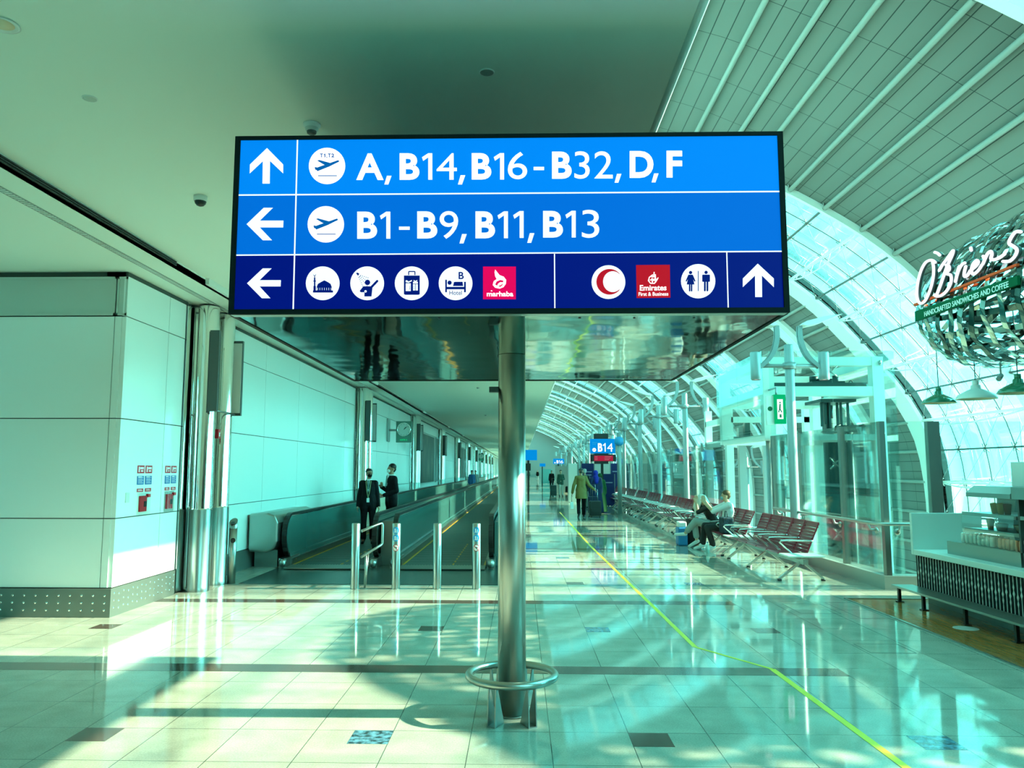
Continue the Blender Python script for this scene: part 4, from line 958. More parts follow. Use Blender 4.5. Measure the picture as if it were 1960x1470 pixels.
b1, L1_ = bench(4); b1.location = (4.52, 16.15, 0); tag(b1, 'red bench on which the two travellers sit', 'bench', 'red benches along the glass screen')
bt = tree_of(b1)
y = 16.15+L1_+.08; k = 0
while y < 60:
    c = copy_tree(bt); c.location = (min(4.70, 4.52+.02*(y-16)), y, 0)
    tag(c, ('red four seat bench just beyond the two seated travellers', 'second red bench beyond the seated travellers', 'third red bench beyond the seated travellers')[k] if k < 3 else 'red bench further down the row toward the gate sign', 'bench', 'red benches along the glass screen')
    y += L1_+.08; k += 1
# ================================================================== CAFE
CXF = 5.30
wf = MB().box(4.47, 9.8, 1.5, 11.0, 0.0, .004); WD = mat('brown_wood_floor', (.42, .165, .05), .12, vary=.25, bscale=3, bvec=(14, 1, 1), spec=.6)
tag(wf.build('wooden_cafe_floor', WD), 'glossy brown wooden floor area under the cafe counter', 'wooden floor')
cs = MB().box(4.44, 4.47, 1.5, 11.03, 0, .012).box(4.44, 9.8, 11.0, 11.03, 0, .012); tag(cs.build('metal_floor_strip', STEEL), 'steel edging strip around the wooden cafe floor', 'floor strip')
tag(MB().cyl(4.96, 9.02, .004, .006, .13, 28).build('round_floor_plate', mat('plate_pale', (.55, .56, .52), .3)), 'round pale plate set in the wooden cafe floor', 'floor plate')
e = empty('cafe_counter', (CXF, 7.8, 0)); tag(e, 'long cafe counter with white top over black panel with white spindle pattern', 'counter')
YF = 10.73-7.8; YN = -3.6
MB().box(.12, .9, YN, YF-.02, 0, .24).build('recessed_base', mat('base_grey', (.20, .26, .24), .3, .5), e)
pn = MB().box(0, .9, YN, YF, .205, .63).build('black_panel', mat('panel_black', (.006, .008, .008), .7, spec=.15), e)
SPW = mat('spindle_white', (.62, .64, .58), .5)
def spindle(phase):
    b = MB(); seg = []
    ts = [(0, .004), (.05, .005), (.085, .002), (.12, .012), (.155, .002), (.19, .016), (.22, .004), (.25, .003), (.41, .005)]
    pts = []
    for (z, r) in ts: pts.append((z, r))
    L = [(p[1], p[0]) for p in pts]; out_ = [(r, z) for r, z in L]+[(-r, z) for r, z in reversed(L)]
    if phase: out_ = [(r, .41-z) for r, z in out_]
    b.prism(out_, (-.006, 0, .213), (0, 1, 0), (0, 0, 1), (.008, 0, 0)); return b
s0 = spindle(0).build('white_spindle', SPW, pn); s1 = spindle(1).build('white_spindle', SPW, pn)
n_sp = 0; y = YF-.05
s0.location = (0, y, 0); s1.location = (0, y-.065, 0); y -= .13; n_sp = 2
while y > -.6:
    c = (s0 if n_sp % 2 == 0 else s1).copy(); COL.objects.link(c); c.parent = pn; c.location = (0, y, 0); y -= .065; n_sp += 1
MB().box(-.03, .9, YN, YF, .63, .70).build('white_worktop', mat('counter_white', (.66, .74, .69), .55, spec=.3), e, bevel=.006)
MB().box(-.03, 0.9, YF, YF+.06, .63, 1.18).build('white_end_panel', mat('counter_white'), e, bevel=.006)
ft = empty('foot_rail_shelf', (CXF-.28, 7.8, 0)); tag(ft, 'low steel shelf on short dark legs along the foot of the counter', 'foot rail')
MB().box(-.02, .26, YN, YF+.10, .20, .225).build('shelf_board', STEEL, ft)
for yy in (2.98, 2.35, 1.42, .5, -.4):
    MB().box(.04, .075, yy-.02, yy+.02, .01, .20).box(.02, .10, yy-.04, yy+.04, .004, .016).build('shelf_leg', BLACK, ft)
# display case
d = empty('display_fridge', (CXF+.1, 7.8, .70)); tag(d, 'steel open display fridge with shelves standing on the cafe counter', 'display case')
CSE = mat('case_steel', (.32, .38, .36), .3, .8)
MB().box(.05, .75, .95, 2.42, 0, .16).box(.05, .75, -2.5, .90, 0, .16).build('case_base', CSE, d)
MB().box(.70, .75, -2.5, 2.4, .16, .80).build('back_wall', mat('case_dark', (.05, .10, .10), .3), d)
MB().box(.05, .75, .92, .95, .16, .78).build('divider', DGREY, d)
MB().prism([(-.02, .74), (-.02, .79), (.08, .87), (.75, .87), (.75, .78)], (0, .95, 0), (1, 0, 0), (0, 0, 1), (0, .85, 0)).box(-.02, .75, -2.5, .93, .74, .87).build('case_canopy', CSE, d)
for (z, dx, z2) in ((.33, .02, .295), (.52, .0, .555)):
    MB().box(.06+dx, .68, .97, 2.02, z, z+.025).box(.04+dx, .06+dx, .97, 2.02, z-.01, z+.03).build('glass_shelf', CSE, d)
    MB().box(.06+dx, .68, -2.5, .9, z2-.03, z2-.005).box(.04+dx, .06+dx, -2.5, .9, z2-.04, z2).build('glass_shelf', CSE, d)
b = MB(); pr_ = [(.02, .16), (-.01, .35), (.0, .55), (.04, .74), (.05, .74), (.01, .55), (0, .35), (.03, .16)]
b.prism(pr_, (0, .96, 0), (1, 0, 0), (0, 0, 1), (0, 1.0, 0)); b.build('curved_glass', GLC, d)
tag(MB().box(5.75, 6.1, 9.05, 9.3, 1.57, 1.85).build('menu_monitor', mat('monitor_white', (.75, .8, .76), .4)), 'white box standing on top of the display fridge', 'box')
# contents
def cup(name, mcol, fill, r0=.03, r1=.045, h_=.115):
    e = empty(name); MB().lathe([(0, 0), (r0, 0), (r1, h_), (r1+.004, h_+.002)], n=16).build('cup', mat(name+'_p', mcol, .25), e); MB().lathe([(0, h_*.9), (r1*.95, h_*.9), (r1*.8, h_*1.06), (0, h_*1.12)], n=14).build('filling', mat(name+'_f', fill, .5), e); return e
bx, bz = CXF+.1, .70
def place_copies(proto, pts, labs, cat, group):
    t_ = tree_of(proto)
    for k, p in enumerate(pts):
        c = proto if k == 0 else copy_tree(t_)
        c.location = p; tag(c, labs[min(k, len(labs)-1)], cat, group)
place_copies(cup('fruit_cup', (.72, .50, .10), (.75, .42, .08)), [(bx+.2, 7.8+1.62, bz+.547), (bx+.2, 7.8+1.50, bz+.547), (bx+.22, 7.8+1.75, bz+.357)], ['orange fruit cup on the upper shelf beside another orange cup', 'orange fruit cup on the upper shelf next to the dark berry cup', 'single tall orange fruit cup on the lower shelf'], 'fruit cup', 'orange fruit cups in the display fridge')
place_copies(cup('berry_cup', (.22, .05, .07), (.2, .03, .05)), [(bx+.2, 7.8+1.37, bz+.547), (bx+.3, 7.8+1.02, bz+.547)], ['dark berry cup beside the orange cups on the upper shelf', 'dark berry cup standing at the divider of the upper shelf'], 'fruit cup', 'berry cups in the display fridge')
place_copies(cup('salad_tub', (.55, .62, .55), (.62, .40, .22), .05, .07, .08), [(bx+.2, 7.8+1.50, bz+.357)], ['small clear tub of food on the lower shelf'], 'food tub', 'food tubs')
place_copies(cup('salad_bowl', (.5, .55, .45), (.60, .42, .22), .08, .12, .08), [(bx+.25, 7.8+1.15, bz+.357)], ['wide bowl of pale food on the lower shelf by the divider'], 'food bowl', 'food bowls')
def can(name, col, top=(.7, .72, .7)):
    e = empty(name); MB().lathe([(.024, 0), (.033, .012), (.033, .105), (.026, .12)], n=16).build('can_body', mat(name+'_b', col, .25, .5), e); MB().lathe([(.026, .12), (.024, .116), (0, .116)], n=16).build('can_lid', CHROME, e); return e
cf = [(bx+.12+.16*r_, 7.8+2.15-.085*k, bz+.16) for r_ in (0, 1) for k in range(8)]
place_copies(can('silver_can', (.62, .66, .62)), cf, ['silver drinks can in the bottom row of the display case'], 'drinks can', 'silver cans on the case floor')
cf = [(bx+.12, 7.8+1.40-.075*k, bz+.16) for k in range(6)]
place_copies(can('orange_can', (.62, .22, .12)), cf, ['orange-red drinks can beside the silver cans'], 'drinks can', 'orange cans on the case floor')
cf = [(bx+.12, 7.8+.85-.075*k, bz+.552) for k in range(10)]
place_copies(can('green_can', (.03, .36, .10)), cf, ['green drinks can on the upper shelf past the divider'], 'drinks can', 'green cans on the upper shelf')
cf = [(bx+.12+.08*r_, 7.8+.85-.075*k, bz+.16+.0) for r_ in (0,) for k in range(14)]
place_copies(can('blue_can', (.02, .07, .38)), cf, ['dark blue drinks can on the case floor past the divider'], 'drinks can', 'blue cans on the case floor')
def bottle():
    e = empty('water_bottle'); MB().lathe([(0, 0), (.032, 0), (.033, .10), (.030, .14), (.014, .19), (.012, .215)], n=16).build('bottle_glass', mat('bottle_green', (.01, .16, .10), .12), e)
    MB().lathe([(.0335, .03), (.0338, .10)], n=16).build('bottle_label', mat('bottle_label', (.25, .60, .62), .4), e); MB().lathe([(.014, .205), (.014, .225), (0, .226)], n=12).build('bottle_cap', mat('bottle_label'), e); return e
place_copies(bottle(), [(bx+.12, 7.8+.86-.073*k, bz+.292) for k in range(10)], ['green mineral water bottle with pale label on the lower shelf'], 'bottle', 'water bottles on the lower shelf')
# tall block added beyond the frame to shade the floor by the cafe
bw = empty('unseen_shade_block', (0, 0, 0)); tag(bw, 'tall dark block added out of view beyond the counter to shade the floor', 'shade block')
MB().box(9.2, 9.7, 5.3, 11.4, .0, 5.5).build('shade_block_body', mat('shade_block_brown', (.12, .11, .09), .5), bw); MB().box(9.15, 9.2, 5.4, 11.3, 1.0, 1.05).box(9.0, 9.2, 5.4, 11.3, 1.5, 1.53).build('shade_block_shelf', STEELD, bw)
# ---- pendant lamps
def pendant(name, mcol, lab, px, py, X, ztop, sc_=1.0):
    p = aX(px, py, X); e = empty(name, (p.x, p.y, p.z)); tag(e, lab, 'pendant lamp')
    s = sc_
    MB().lathe([(.03*s, .17*s), (.05*s, .16*s), (.055*s, .12*s), (.10*s, .10*s), (.19*s, .05*s), (.215*s, .01*s), (.215*s, 0)], n=32).build('lamp_shade', mcol, e)
    MB().lathe([(0, .10*s), (.08*s, .09*s), (.18*s, .04*s), (.205*s, .006*s), (.213*s, .001)], n=32).build('shade_lining', CREAMIN, e)
    MB().lathe([(0, .03*s), (.03*s, .04*s), (.035*s, .07*s), (0, .10*s)], n=14).build('bulb', WHITE, e)
    MB().tube([(0, 0, .16*s), (0, 0, ztop-p.z)], .006, 6).build('cord', DGREY, e)
    MB().lathe([(.035*s, .22*s), (.035*s, .15*s)], n=14, cap=True).build('lamp_cap', mcol, e)
pendant('pendant_lamp', GREEN, 'whole green enamel pendant lamp hanging over the end of the counter', 1798, 772, 5.62, 3.6)
pendant('pendant_lamp', WHITE, 'white enamel pendant lamp between the two green ones', 1869, 764, 5.72, 3.6, 1.08)
pendant('pendant_lamp', GREEN, 'green enamel pendant lamp cut by the picture edge', 1950, 753, 5.62, 3.6)
# ---- woven metal canopy
XB = 5.0; R0 = .98; CYX, CYZ = XB+.84, 3.80
bk = empty('woven_metal_canopy', (CYX, 10.2, CYZ)); tag(bk, 'big canopy woven from curved polished metal strips above the cafe', 'canopy sculpture')
def rad_at(t): # t metres from the far tip toward the camera
    return .80*math.sqrt(max(0.0, 1-(1-min(t, 1.3)/1.3)**2)) if t < 1.3 else .80+.01*(t-1.3)
def bp(t, th, dr=0.0):
    r_ = max(.02, rad_at(t))+dr; return Vector((max(0.0, t-2.9)*.75+r_*math.cos(th), -t+.42, r_*math.sin(th)))
STR = mat('strip_metal', (.55, .62, .60), .10, 1.0); STR2 = mat('strip_metal_dark', (.14, .20, .19), .15, 1.0)
def ribbon(fn, n, wdt, m, nm, par, th=.004):
    b = MB(); prev = None; L_ = []
    for k in range(n+1):
        p, side, nrm = fn(k/n); L_.append([b.b.verts.new(p+side*wdt/2+nrm*th), b.b.verts.new(p-side*wdt/2+nrm*th), b.b.verts.new(p-side*wdt/2-nrm*th), b.b.verts.new(p+side*wdt/2-nrm*th)])
    for A, B in zip(L_, L_[1:]):
        for j in range(4): f = b.b.faces.new([A[j], A[(j+1) % 4], B[(j+1) % 4], B[j]])
    b.b.faces.new(L_[0]); b.b.faces.new(L_[-1][::-1]); return b.build(nm, m, par)
TL = 6.0
ns = 0
def mk(t0, t1, a0, a1, dr, wob):
    def fn(u):
        def P(u):
            t = lerp(t0, t1, u); th = lerp(a0, a1, u); return bp(t, th, dr+wob*math.sin(u*40))
        p = P(u); q = P(min(1, u+.004)); o = P(max(0, u-.004)); tg = (q-o).normalized(); nr = Vector((p.x, 0, p.z)).normalized(); sd = tg.cross(nr).normalized(); return p, sd, sd.cross(tg)
    return fn
for k in range(22):   # slanted hoops
    t0 = -.15+k*.26; a0 = random.uniform(0, 6.28)
    def fn(u, t0=t0, k=k):
        def P(u): 
            th = 2*PI*u; t = t0+.55+.55*math.cos(th-1.9)+.06*math.sin(3*th+k); return bp(max(.05, t), th, .02+.015*math.sin(th*12+k*PI))
        p = P(u); tg = (P(u+.004)-P(u-.004)).normalized(); nr = Vector((p.x, 0.0, p.z)).normalized(); sd = tg.cross(nr).normalized(); return p, sd, sd.cross(tg)
    ribbon(fn, 72, .075, STR if k % 3 else STR2, 'metal_strip', bk)
for k in range(22):   # long strips running along the canopy
    a = 2*PI*k/22+.1
    ribbon(mk(.06, TL, a, a+.9, -.01, .015), 40, .07, STR2 if k % 2 else STR, 'metal_strip', bk)
for k in range(14):
    a = 2*PI*k/14
    ribbon(mk(.06, TL, a, a-2.4, -.06, .01), 44, .06, STR if k % 2 else STR2, 'metal_strip', bk)
b = MB()
b.tube([(.9, -4.2, .7), (.9, -4.2, 4.6)], .012, 6).tube([(2.0, -5.4, .7), (2.0, -5.4, 3.9)], .012, 6)
b.build('suspension_cable', STEELD, bk)
# shop sign on the canopy
Zc = lambda x, y: (1720+x*.2721, 380+y*.2721)
def Q(x, y, dx=0.0): px, py = Zc(x, y); p = aX(px, py, XB-.03-dx); return p
bs = empty('cafe_name_sign', (0, 0, 0)); tag(bs, 'cafe sign with white script letters, orange line and green strip on the canopy', 'shop sign')
NEON = emis('neon_white', (.90, .92, 1), 1.0); SHD = mat('letter_side', (.03, .07, .07), .3)
strokes = [[(262, 452), (232, 434), (192, 448), (158, 505), (135, 590), (128, 670), (138, 722), (160, 738), (190, 712), (222, 640), (242, 560), (246, 490), (238, 440)],
 [(250, 378), (272, 384), (292, 402)],
 [(282, 512), (306, 470), (340, 424), (374, 376), (384, 368), (376, 400), (344, 470), (318, 540), (290, 620), (262, 690)], [(330, 468), (352, 474), (356, 500), (334, 528), (366, 540), (368, 590), (340, 646), (300, 682), (262, 686), (252, 672)],
 [(428, 470), (412, 530), (398, 592)], [(404, 560), (424, 500), (448, 462), (470, 452)],
 [(474, 470), (462, 520), (464, 548), (484, 540), (508, 500)], [(506, 340), (512, 372)],
 [(512, 502), (548, 470), (560, 446), (546, 436), (522, 466), (512, 510), (526, 532), (560, 506), (590, 460)],
 [(592, 400), (604, 430), (588, 468)], [(600, 440), (626, 388), (648, 372), (656, 392), (650, 424), (676, 430), (716, 412), (752, 384)],
 [(866, 236), (832, 232), (806, 252), (776, 312), (810, 338), (832, 362), (818, 404), (780, 440), (728, 442)]]
def crom(P, n=5):
    P = [Vector((p[0], p[1])) for p in P]; o = []
    for i in range(len(P)-1):
        p0 = P[max(0, i-1)]; p1 = P[i]; p2 = P[i+1]; p3 = P[min(len(P)-1, i+2)]
        for k in range(n):
            t = k/n; o.append(.5*((2*p1)+(-p0+p2)*t+(2*p0-5*p1+4*p2-p3)*t*t+(-p0+3*p1-3*p2+p3)*t**3))
    o.append(P[-1]); return o
b = MB(); sd_ = MB()
for s in strokes:
    pts = [Q(p.x, p.y, .06) for p in crom(s)]
    b.tube(pts, [(.017 if 0 < i < len(pts)-1 else .011) for i in range(len(pts))], 8)
    sd_.tube([p+Vector((.035, 0, 0)) for p in pts], .018, 6)
b.build('script_letters', NEON, bs); sd_.build('letter_backs', SHD, bs)
MB().poly3([Q(122, 740), Q(850, 456), Q(850, 474), Q(122, 758)], (-.03, 0, 0)).build('orange_line', mat('orange_line', (.95, .10, .03), .7, spec=.1), bs)
gb_ = MB().poly3([Q(130, 795), Q(855, 540), Q(858, 606), Q(133, 865)], (-.03, 0, 0)).build('green_strip', mat('sign_green', (.0, .10, .04), .7, spec=.1), bs)
b = MB(); text_into(b, 'HANDCRAFTED SANDWICHES AND COFFEE', Q(183, 832, .031), Q(776, 622, .031), Q(181, 797, .031), (-.004, 0, 0), .01); b.build('strip_lettering', NWHITE, gb_)
b = MB()
for (x, y) in ((170, 770), (330, 720), (560, 630), (760, 560)): p = Q(x, y); b.tube([p, p+Vector((.3, 0, 0))], .012, 6)
b.build('sign_bracket', STEELD, bs)
p = aX(1916, 722, 5.7); e = empty('security_camera', (p.x, p.y, p.z)); tag(e, 'small security camera hanging under the metal canopy', 'security camera')
MB().tube([(0, 0, .02), (-.06, -.05, -.03)], .03, 12).build('camera_body', GREYM, e); MB().tube([(0, 0, .02), (0, 0, .2)], .01, 6).build('camera_stem', GREYM, e)
# ================================================================== GATE SIGNS
def gate_sign(name, lab, x0, x1, z0, z1, Y, txt, pole=True, board=True, m=None, px=None):
    e = empty(name, ((x0+x1)/2, Y, 0)); tag(e, lab, 'gate sign'); cx = (x0+x1)/2; W = x1-x0; H = z1-z0
    bx_ = MB().box(-W/2, W/2, 0, .35, z0, z1).build('blue_board', m or emis('gate_blue', (.0, .22, .62), .9) if 'gate_blue' not in MATS else (m or MATS['gate_blue']), e)
    if txt:
        b = MB(); text_into(b, txt[0], (-W*.20, -.004, z0+H*.12), (-W*.02, -.004, z0+H*.12), (-W*.20, -.004, z0+H*.70), (0, -.004, 0), .035)
        b.box(W*.07, W*.11, -.008, -.004, z0+H*.12, z0+H*.70); b.prism([(W*.085, z0+H*.70), (W*.085, z0+H*.60), (W*.02, z0+H*.50), (W*.0, z0+H*.57)], (0, -.004, 0), (1, 0, 0), (0, 0, 1), (0, -.004, 0))
        text_into(b, txt[2:], (W*.17, -.004, z0+H*.12), (W*.40, -.004, z0+H*.12), (W*.17, -.004, z0+H*.70), (0, -.004, 0))
        b.prism(circ(-W*.35, z0+H*.24, H*.13, 20), (0, -.004, 0), (1, 0, 0), (0, 0, 1), (0, -.004, 0)); b.build('gate_number', EWT, bx_)
        MB().bar((-W*.40, -.009, z0+H*.22), (-W*.30, -.009, z0+H*.27), .01, .02).build('aeroplane_mark', EI1, bx_)
        b = MB(); b.box(-W*.42, -W*.22, -.004, 0, z0+H*.72, z0+H*.75).box(-W*.42, -W*.26, -.004, 0, z0+H*.62, z0+H*.64).build('small_text', mat('dim_blue', (.1, .4, .7), .5), bx_)
    if board:
        MB().box(-W*.35, W*.22, .05, .3, z1, z1+H*.36).build('top_speaker_box', BLACK, e)
        d = MB().box(-W*.5, W*.52, 0, .3, z0-H*.55, z0-H*.08).box(-W*.35, W*.22, .02, .28, z0-H*.72, z0).build('display_housing', BLACK, e)
        s = MB().box(-W*.36, W*.40, -.006, 0, z0-H*.52, z0-H*.16).build('red_display', emis('disp_red', (.50, .01, .05), .7) if 'disp_red' not in MATS else MATS['disp_red'], d)
        b = MB(); 
        for q in range(3): b.box(-W*.33, -W*.22, -.009, -.006, z0-H*(.24+.1*q), z0-H*(.22+.1*q))
        for q in range(3): b.box(W*.06, W*(.34-.05*q), -.009, -.006, z0-H*(.24+.1*q), z0-H*(.22+.1*q))
        b.build('display_text', mat('disp_text', (.8, .35, .4), .5), s)
    if pole: MB().box(-.09, .02, .08, .2, 0, z0).build('sign_pole', BLACK, e)
    return e
gate_sign('gate_sign', 'blue gate sign reading B14 above a red display on a black pole', 3.07, 4.15, 2.47, 3.10, 34.0, 'B14')
a, c = aY(1059, 878, 62), aY(1080, 888, 62); gate_sign('gate_sign', 'small distant blue gate sign reading B16', a.x, c.x, c.z, a.z, 62, 'B16', True, False)
MB_ = aY(1007, 861, 44), aY(1028, 881, 44)
e = gate_sign('gate_sign', 'plain blue square sign box just beside the big steel post', MB_[0].x-.3, MB_[1].x, MB_[1].z, MB_[0].z, 44, None, True, False)
a, c = aY(1007, 887, 44), aY(1019, 901, 44)
MB().box(-.5, .1, 0, .2, c.z, a.z).build('lower_screen', BLACK, e)
a, c = aY(1033, 887, 90), aY(1044, 893, 90); gate_sign('gate_sign', 'tiny distant blue gate sign at the far end of the hall', a.x, c.x, c.z, a.z, 90, None, True, False)
NAVY = mat('banner_navy', (.005, .02, .16), .5)
def bann(nm, lab, x0, y0, x1, y1, Y, m, txt=0):
    a, c = aY(x0, y0, Y), aY(x1, y1, Y); z0 = max(0, c.z)
    e = empty(nm, ((a.x+c.x)/2, Y, 0)); tag(e, lab, 'partition' if m != NAVY else 'banner'); W = (c.x-a.x)/2
    MB().box(-W, W, 0, .08, 0.02 if m is not None else z0, a.z).build('board', m, e); MB().box(-W-.04, -W, 0, .1, 0, a.z).box(W, W+.04, 0, .1, 0, a.z).build('side_frame', SILVER, e)
    if txt:
        b = MB()
        for q in range(txt): b.box(-W*.7, W*(.7-.1*q), -.01, 0, a.z-.45-.16*q, a.z-.40-.16*q)
        b.build('printed_lines', mat('dim_text', (.35, .42, .6), .5), e)
bann('banner_wall', 'navy banner wall with printed lines behind the walking travellers', 1113, 887, 1137, 945, 40, NAVY, 3)
bann('partition_screen', 'pale partition beside the navy banner wall', 1088, 887, 1105, 945, 43, mat('partition_pale', (.60, .68, .66), .4))
bann('partition_screen', 'bright white partition behind the gate sign pole', 1138, 887, 1168, 935, 41, WHITE)
bann('banner_wall', 'navy banner under the lamp posts next to the bright partition', 1169, 887, 1190, 945, 41.5, NAVY, 1)
bann('banner_wall', 'low navy gate board beside the silver posts', 1154, 907, 1176, 940, 38.5, NAVY, 1)
bann('partition_screen', 'grey partition deep in the hall near the distant couple', 1064, 892, 1086, 925, 60, GREYM)
bann('partition_screen', 'teal partition at the far end of the hall', 1036, 898, 1056, 912, 100, mat('teal_part', (.1, .3, .3), .5))
e = empty('speaker_post', (3.98, 31.4, 0)); tag(e, 'slim grey post with a blue round collar beside the gate sign', 'post')
MB().cyl(0, 0, 0, 3.25, .09, 16).build('post_shaft', SILVER, e); MB().lathe([(.1, 2.72), (.18, 2.8), (.18, 3.0), (.1, 3.08)], n=20, cap=True).build('blue_collar', ST1, e)
# far end wall
MB().box(-10, 16, 190, 190.5, -5, 12).build('wall_back', mat('end_wall', (.22, .25, .24), .6), kind='structure')
MB().box(-10, 3.5, FY0-.4, FY0-.1, -.4, 9.5).build('wall_front', mat('rear_wall', (.22, .25, .23), .6), kind='structure')
MB().box(3.5, 16, FY0-.4, FY0-.1, -5, 3.2).build('wall_front', MATS['rear_wall'], kind='structure')
MB().box(-9.6, -9.3, FY0, 9.5, 0, ZS).build('wall_left', PANEL, kind='structure')
# lower level seats and deck seen through the glass
MB().box(6.6, 15.0, 24.0, 190, -5.0, -4.6).build('floor.001', mat('lower_floor', (.35, .4, .38), .4), kind='structure')
# ================================================================== PEOPLE
def blob(name, prims, m, parent, voxel=.014, smooth=2):
    b = MB()
    for p in prims:
        if p[0] == 'c':
            a, c, r0, r1 = Vector(p[1]), Vector(p[2]), p[3], p[4]; n = 12
            b.tube([a, c], [r0, r1], n, cap=True); b.ell(a, (r0, r0, r0), n); b.ell(c, (r1, r1, r1), n)
        elif p[0] == 'e':
            b.ell(p[1], p[2], 14, Matrix.Rotation(p[4], 3, p[3]) if len(p) > 3 else None)
        elif p[0] == 'l': # loft of ellipses (x,y,z,rx,ry)
            n = 18; rings = []
            for (x, y, z, rx, ry) in p[1]: rings.append([b.b.verts.new((x+rx*math.cos(2*PI*k/n), y+ry*math.sin(2*PI*k/n), z)) for k in range(n)])
            for A, B in zip(rings, rings[1:]):
                for k in range(n): b.b.faces.new([A[k], A[(k+1) % n], B[(k+1) % n], B[k]])
            b.b.faces.new(rings[0][::-1]); b.b.faces.new(rings[-1])
    o = b.build(name, m)
    r = o.modifiers.new('r', 'REMESH'); r.mode = 'VOXEL'; r.voxel_size = voxel
    s = o.modifiers.new('s', 'SMOOTH'); s.iterations = smooth; s.factor = .5
    bpy.context.view_layer.update(); dg = bpy.context.evaluated_depsgraph_get()
    me = bpy.data.meshes.new_from_object(o.evaluated_get(dg)); o.modifiers.clear(); old = o.data; o.data = me; bpy.data.meshes.remove(old)
    for f in me.polygons: f.use_smooth = True
    if not me.materials: me.materials.append(m)
    o.parent = parent; return o
SKIN = mat('skin_tan', (.42, .22, .13), .5); SKINL = mat('skin_light', (.62, .38, .24), .5)
SUIT = mat('suit_black', (.0035, .004, .006), .75, spec=.2); SHIRT = mat('shirt_white', (.75, .80, .80), .6); HAIRB = mat('hair_black', (.008, .008, .008), .4)
SHOEB = mat('shoe_black', (.006, .006, .006), .3); TIE = mat('tie_grey', (.10, .22, .22), .5); LAN = mat('lanyard', (.35, .4, .2), .5)
def hand_prims(wr, d, side, palm_n, s=1.0, curl=.35):
    """palm, five fingers and thumb from wrist along d; side = direction of the thumb"""
    wr, d, side, pn = Vector(wr), Vector(d).normalized(), Vector(side).normalized(), Vector(palm_n).normalized()
    P = [('c', wr, wr+d*.03*s, .025*s, .027*s)]
    for i, (o, L) in enumerate(((.030, .068), (.010, .076), (-.010, .072), (-.030, .058))):
        base = wr+d*.075*s+side*o*s*.95; P.append(('c', wr+d*.02*s+side*o*.7*s, base, .017*s, .0115*s))
        k1 = base+(d*math.cos(curl)+pn*math.sin(curl))*L*.55*s; k2 = k1+(d*math.cos(curl*2.2)+pn*math.sin(curl*2.2))*L*.5*s
        P += [('c', base, k1, .0098*s, .009*s), ('c', k1, k2, .009*s, .0075*s)]
    tb = wr+d*.02*s+side*.026*s; t1 = tb+(side*.8+d*.7+pn*.2).normalized()*.035*s; t2 = t1+(side*.25+d+pn*.35).normalized()*.032*s
    P += [('c', tb, t1, .014*s, .011*s), ('c', t1, t2, .011*s, .009*s)]
    return P
def head_prims(c, f, H=1.0, up=(0, 0, 1)):
    """c centre of head, f facing direction"""
    c = Vector(c); f = Vector(f).normalized(); up = Vector(up).normalized(); s = f.cross(up).normalized(); up = s.cross(f)
    def P(a, b_, d): return c+s*a+f*b_+up*d
    return [('e', P(0, -.012, .028), (.082, .094, .094)), ('e', P(0, .018, -.035), (.067, .074, .085)), ('c', P(0, .05, -.09), P(0, .045, -.085), .030, .032),
            ('c', P(0, .088, .008), P(0, .108, -.022), .010, .015), ('c', P(-.028, .078, .024), P(.028, .078, .024), .012, .012),
            ('c', P(-.020, .083, -.055), P(.020, .083, -.055), .008, .008), ('e', P(.076, -.005, -.01), (.014, .018, .028)), ('e', P(-.076, -.005, -.01), (.014, .018, .028))]
def eyes(c, f, par):
    c = Vector(c); f = Vector(f).normalized(); s = f.cross(Vector((0, 0, 1))).normalized(); b = MB()
    for q in (-1, 1): b.ell(c+s*.029*q+f*.083+Vector((0, 0, .008)), (.009, .009, .006), 8)
    b.build('eyes', BLACK, par)
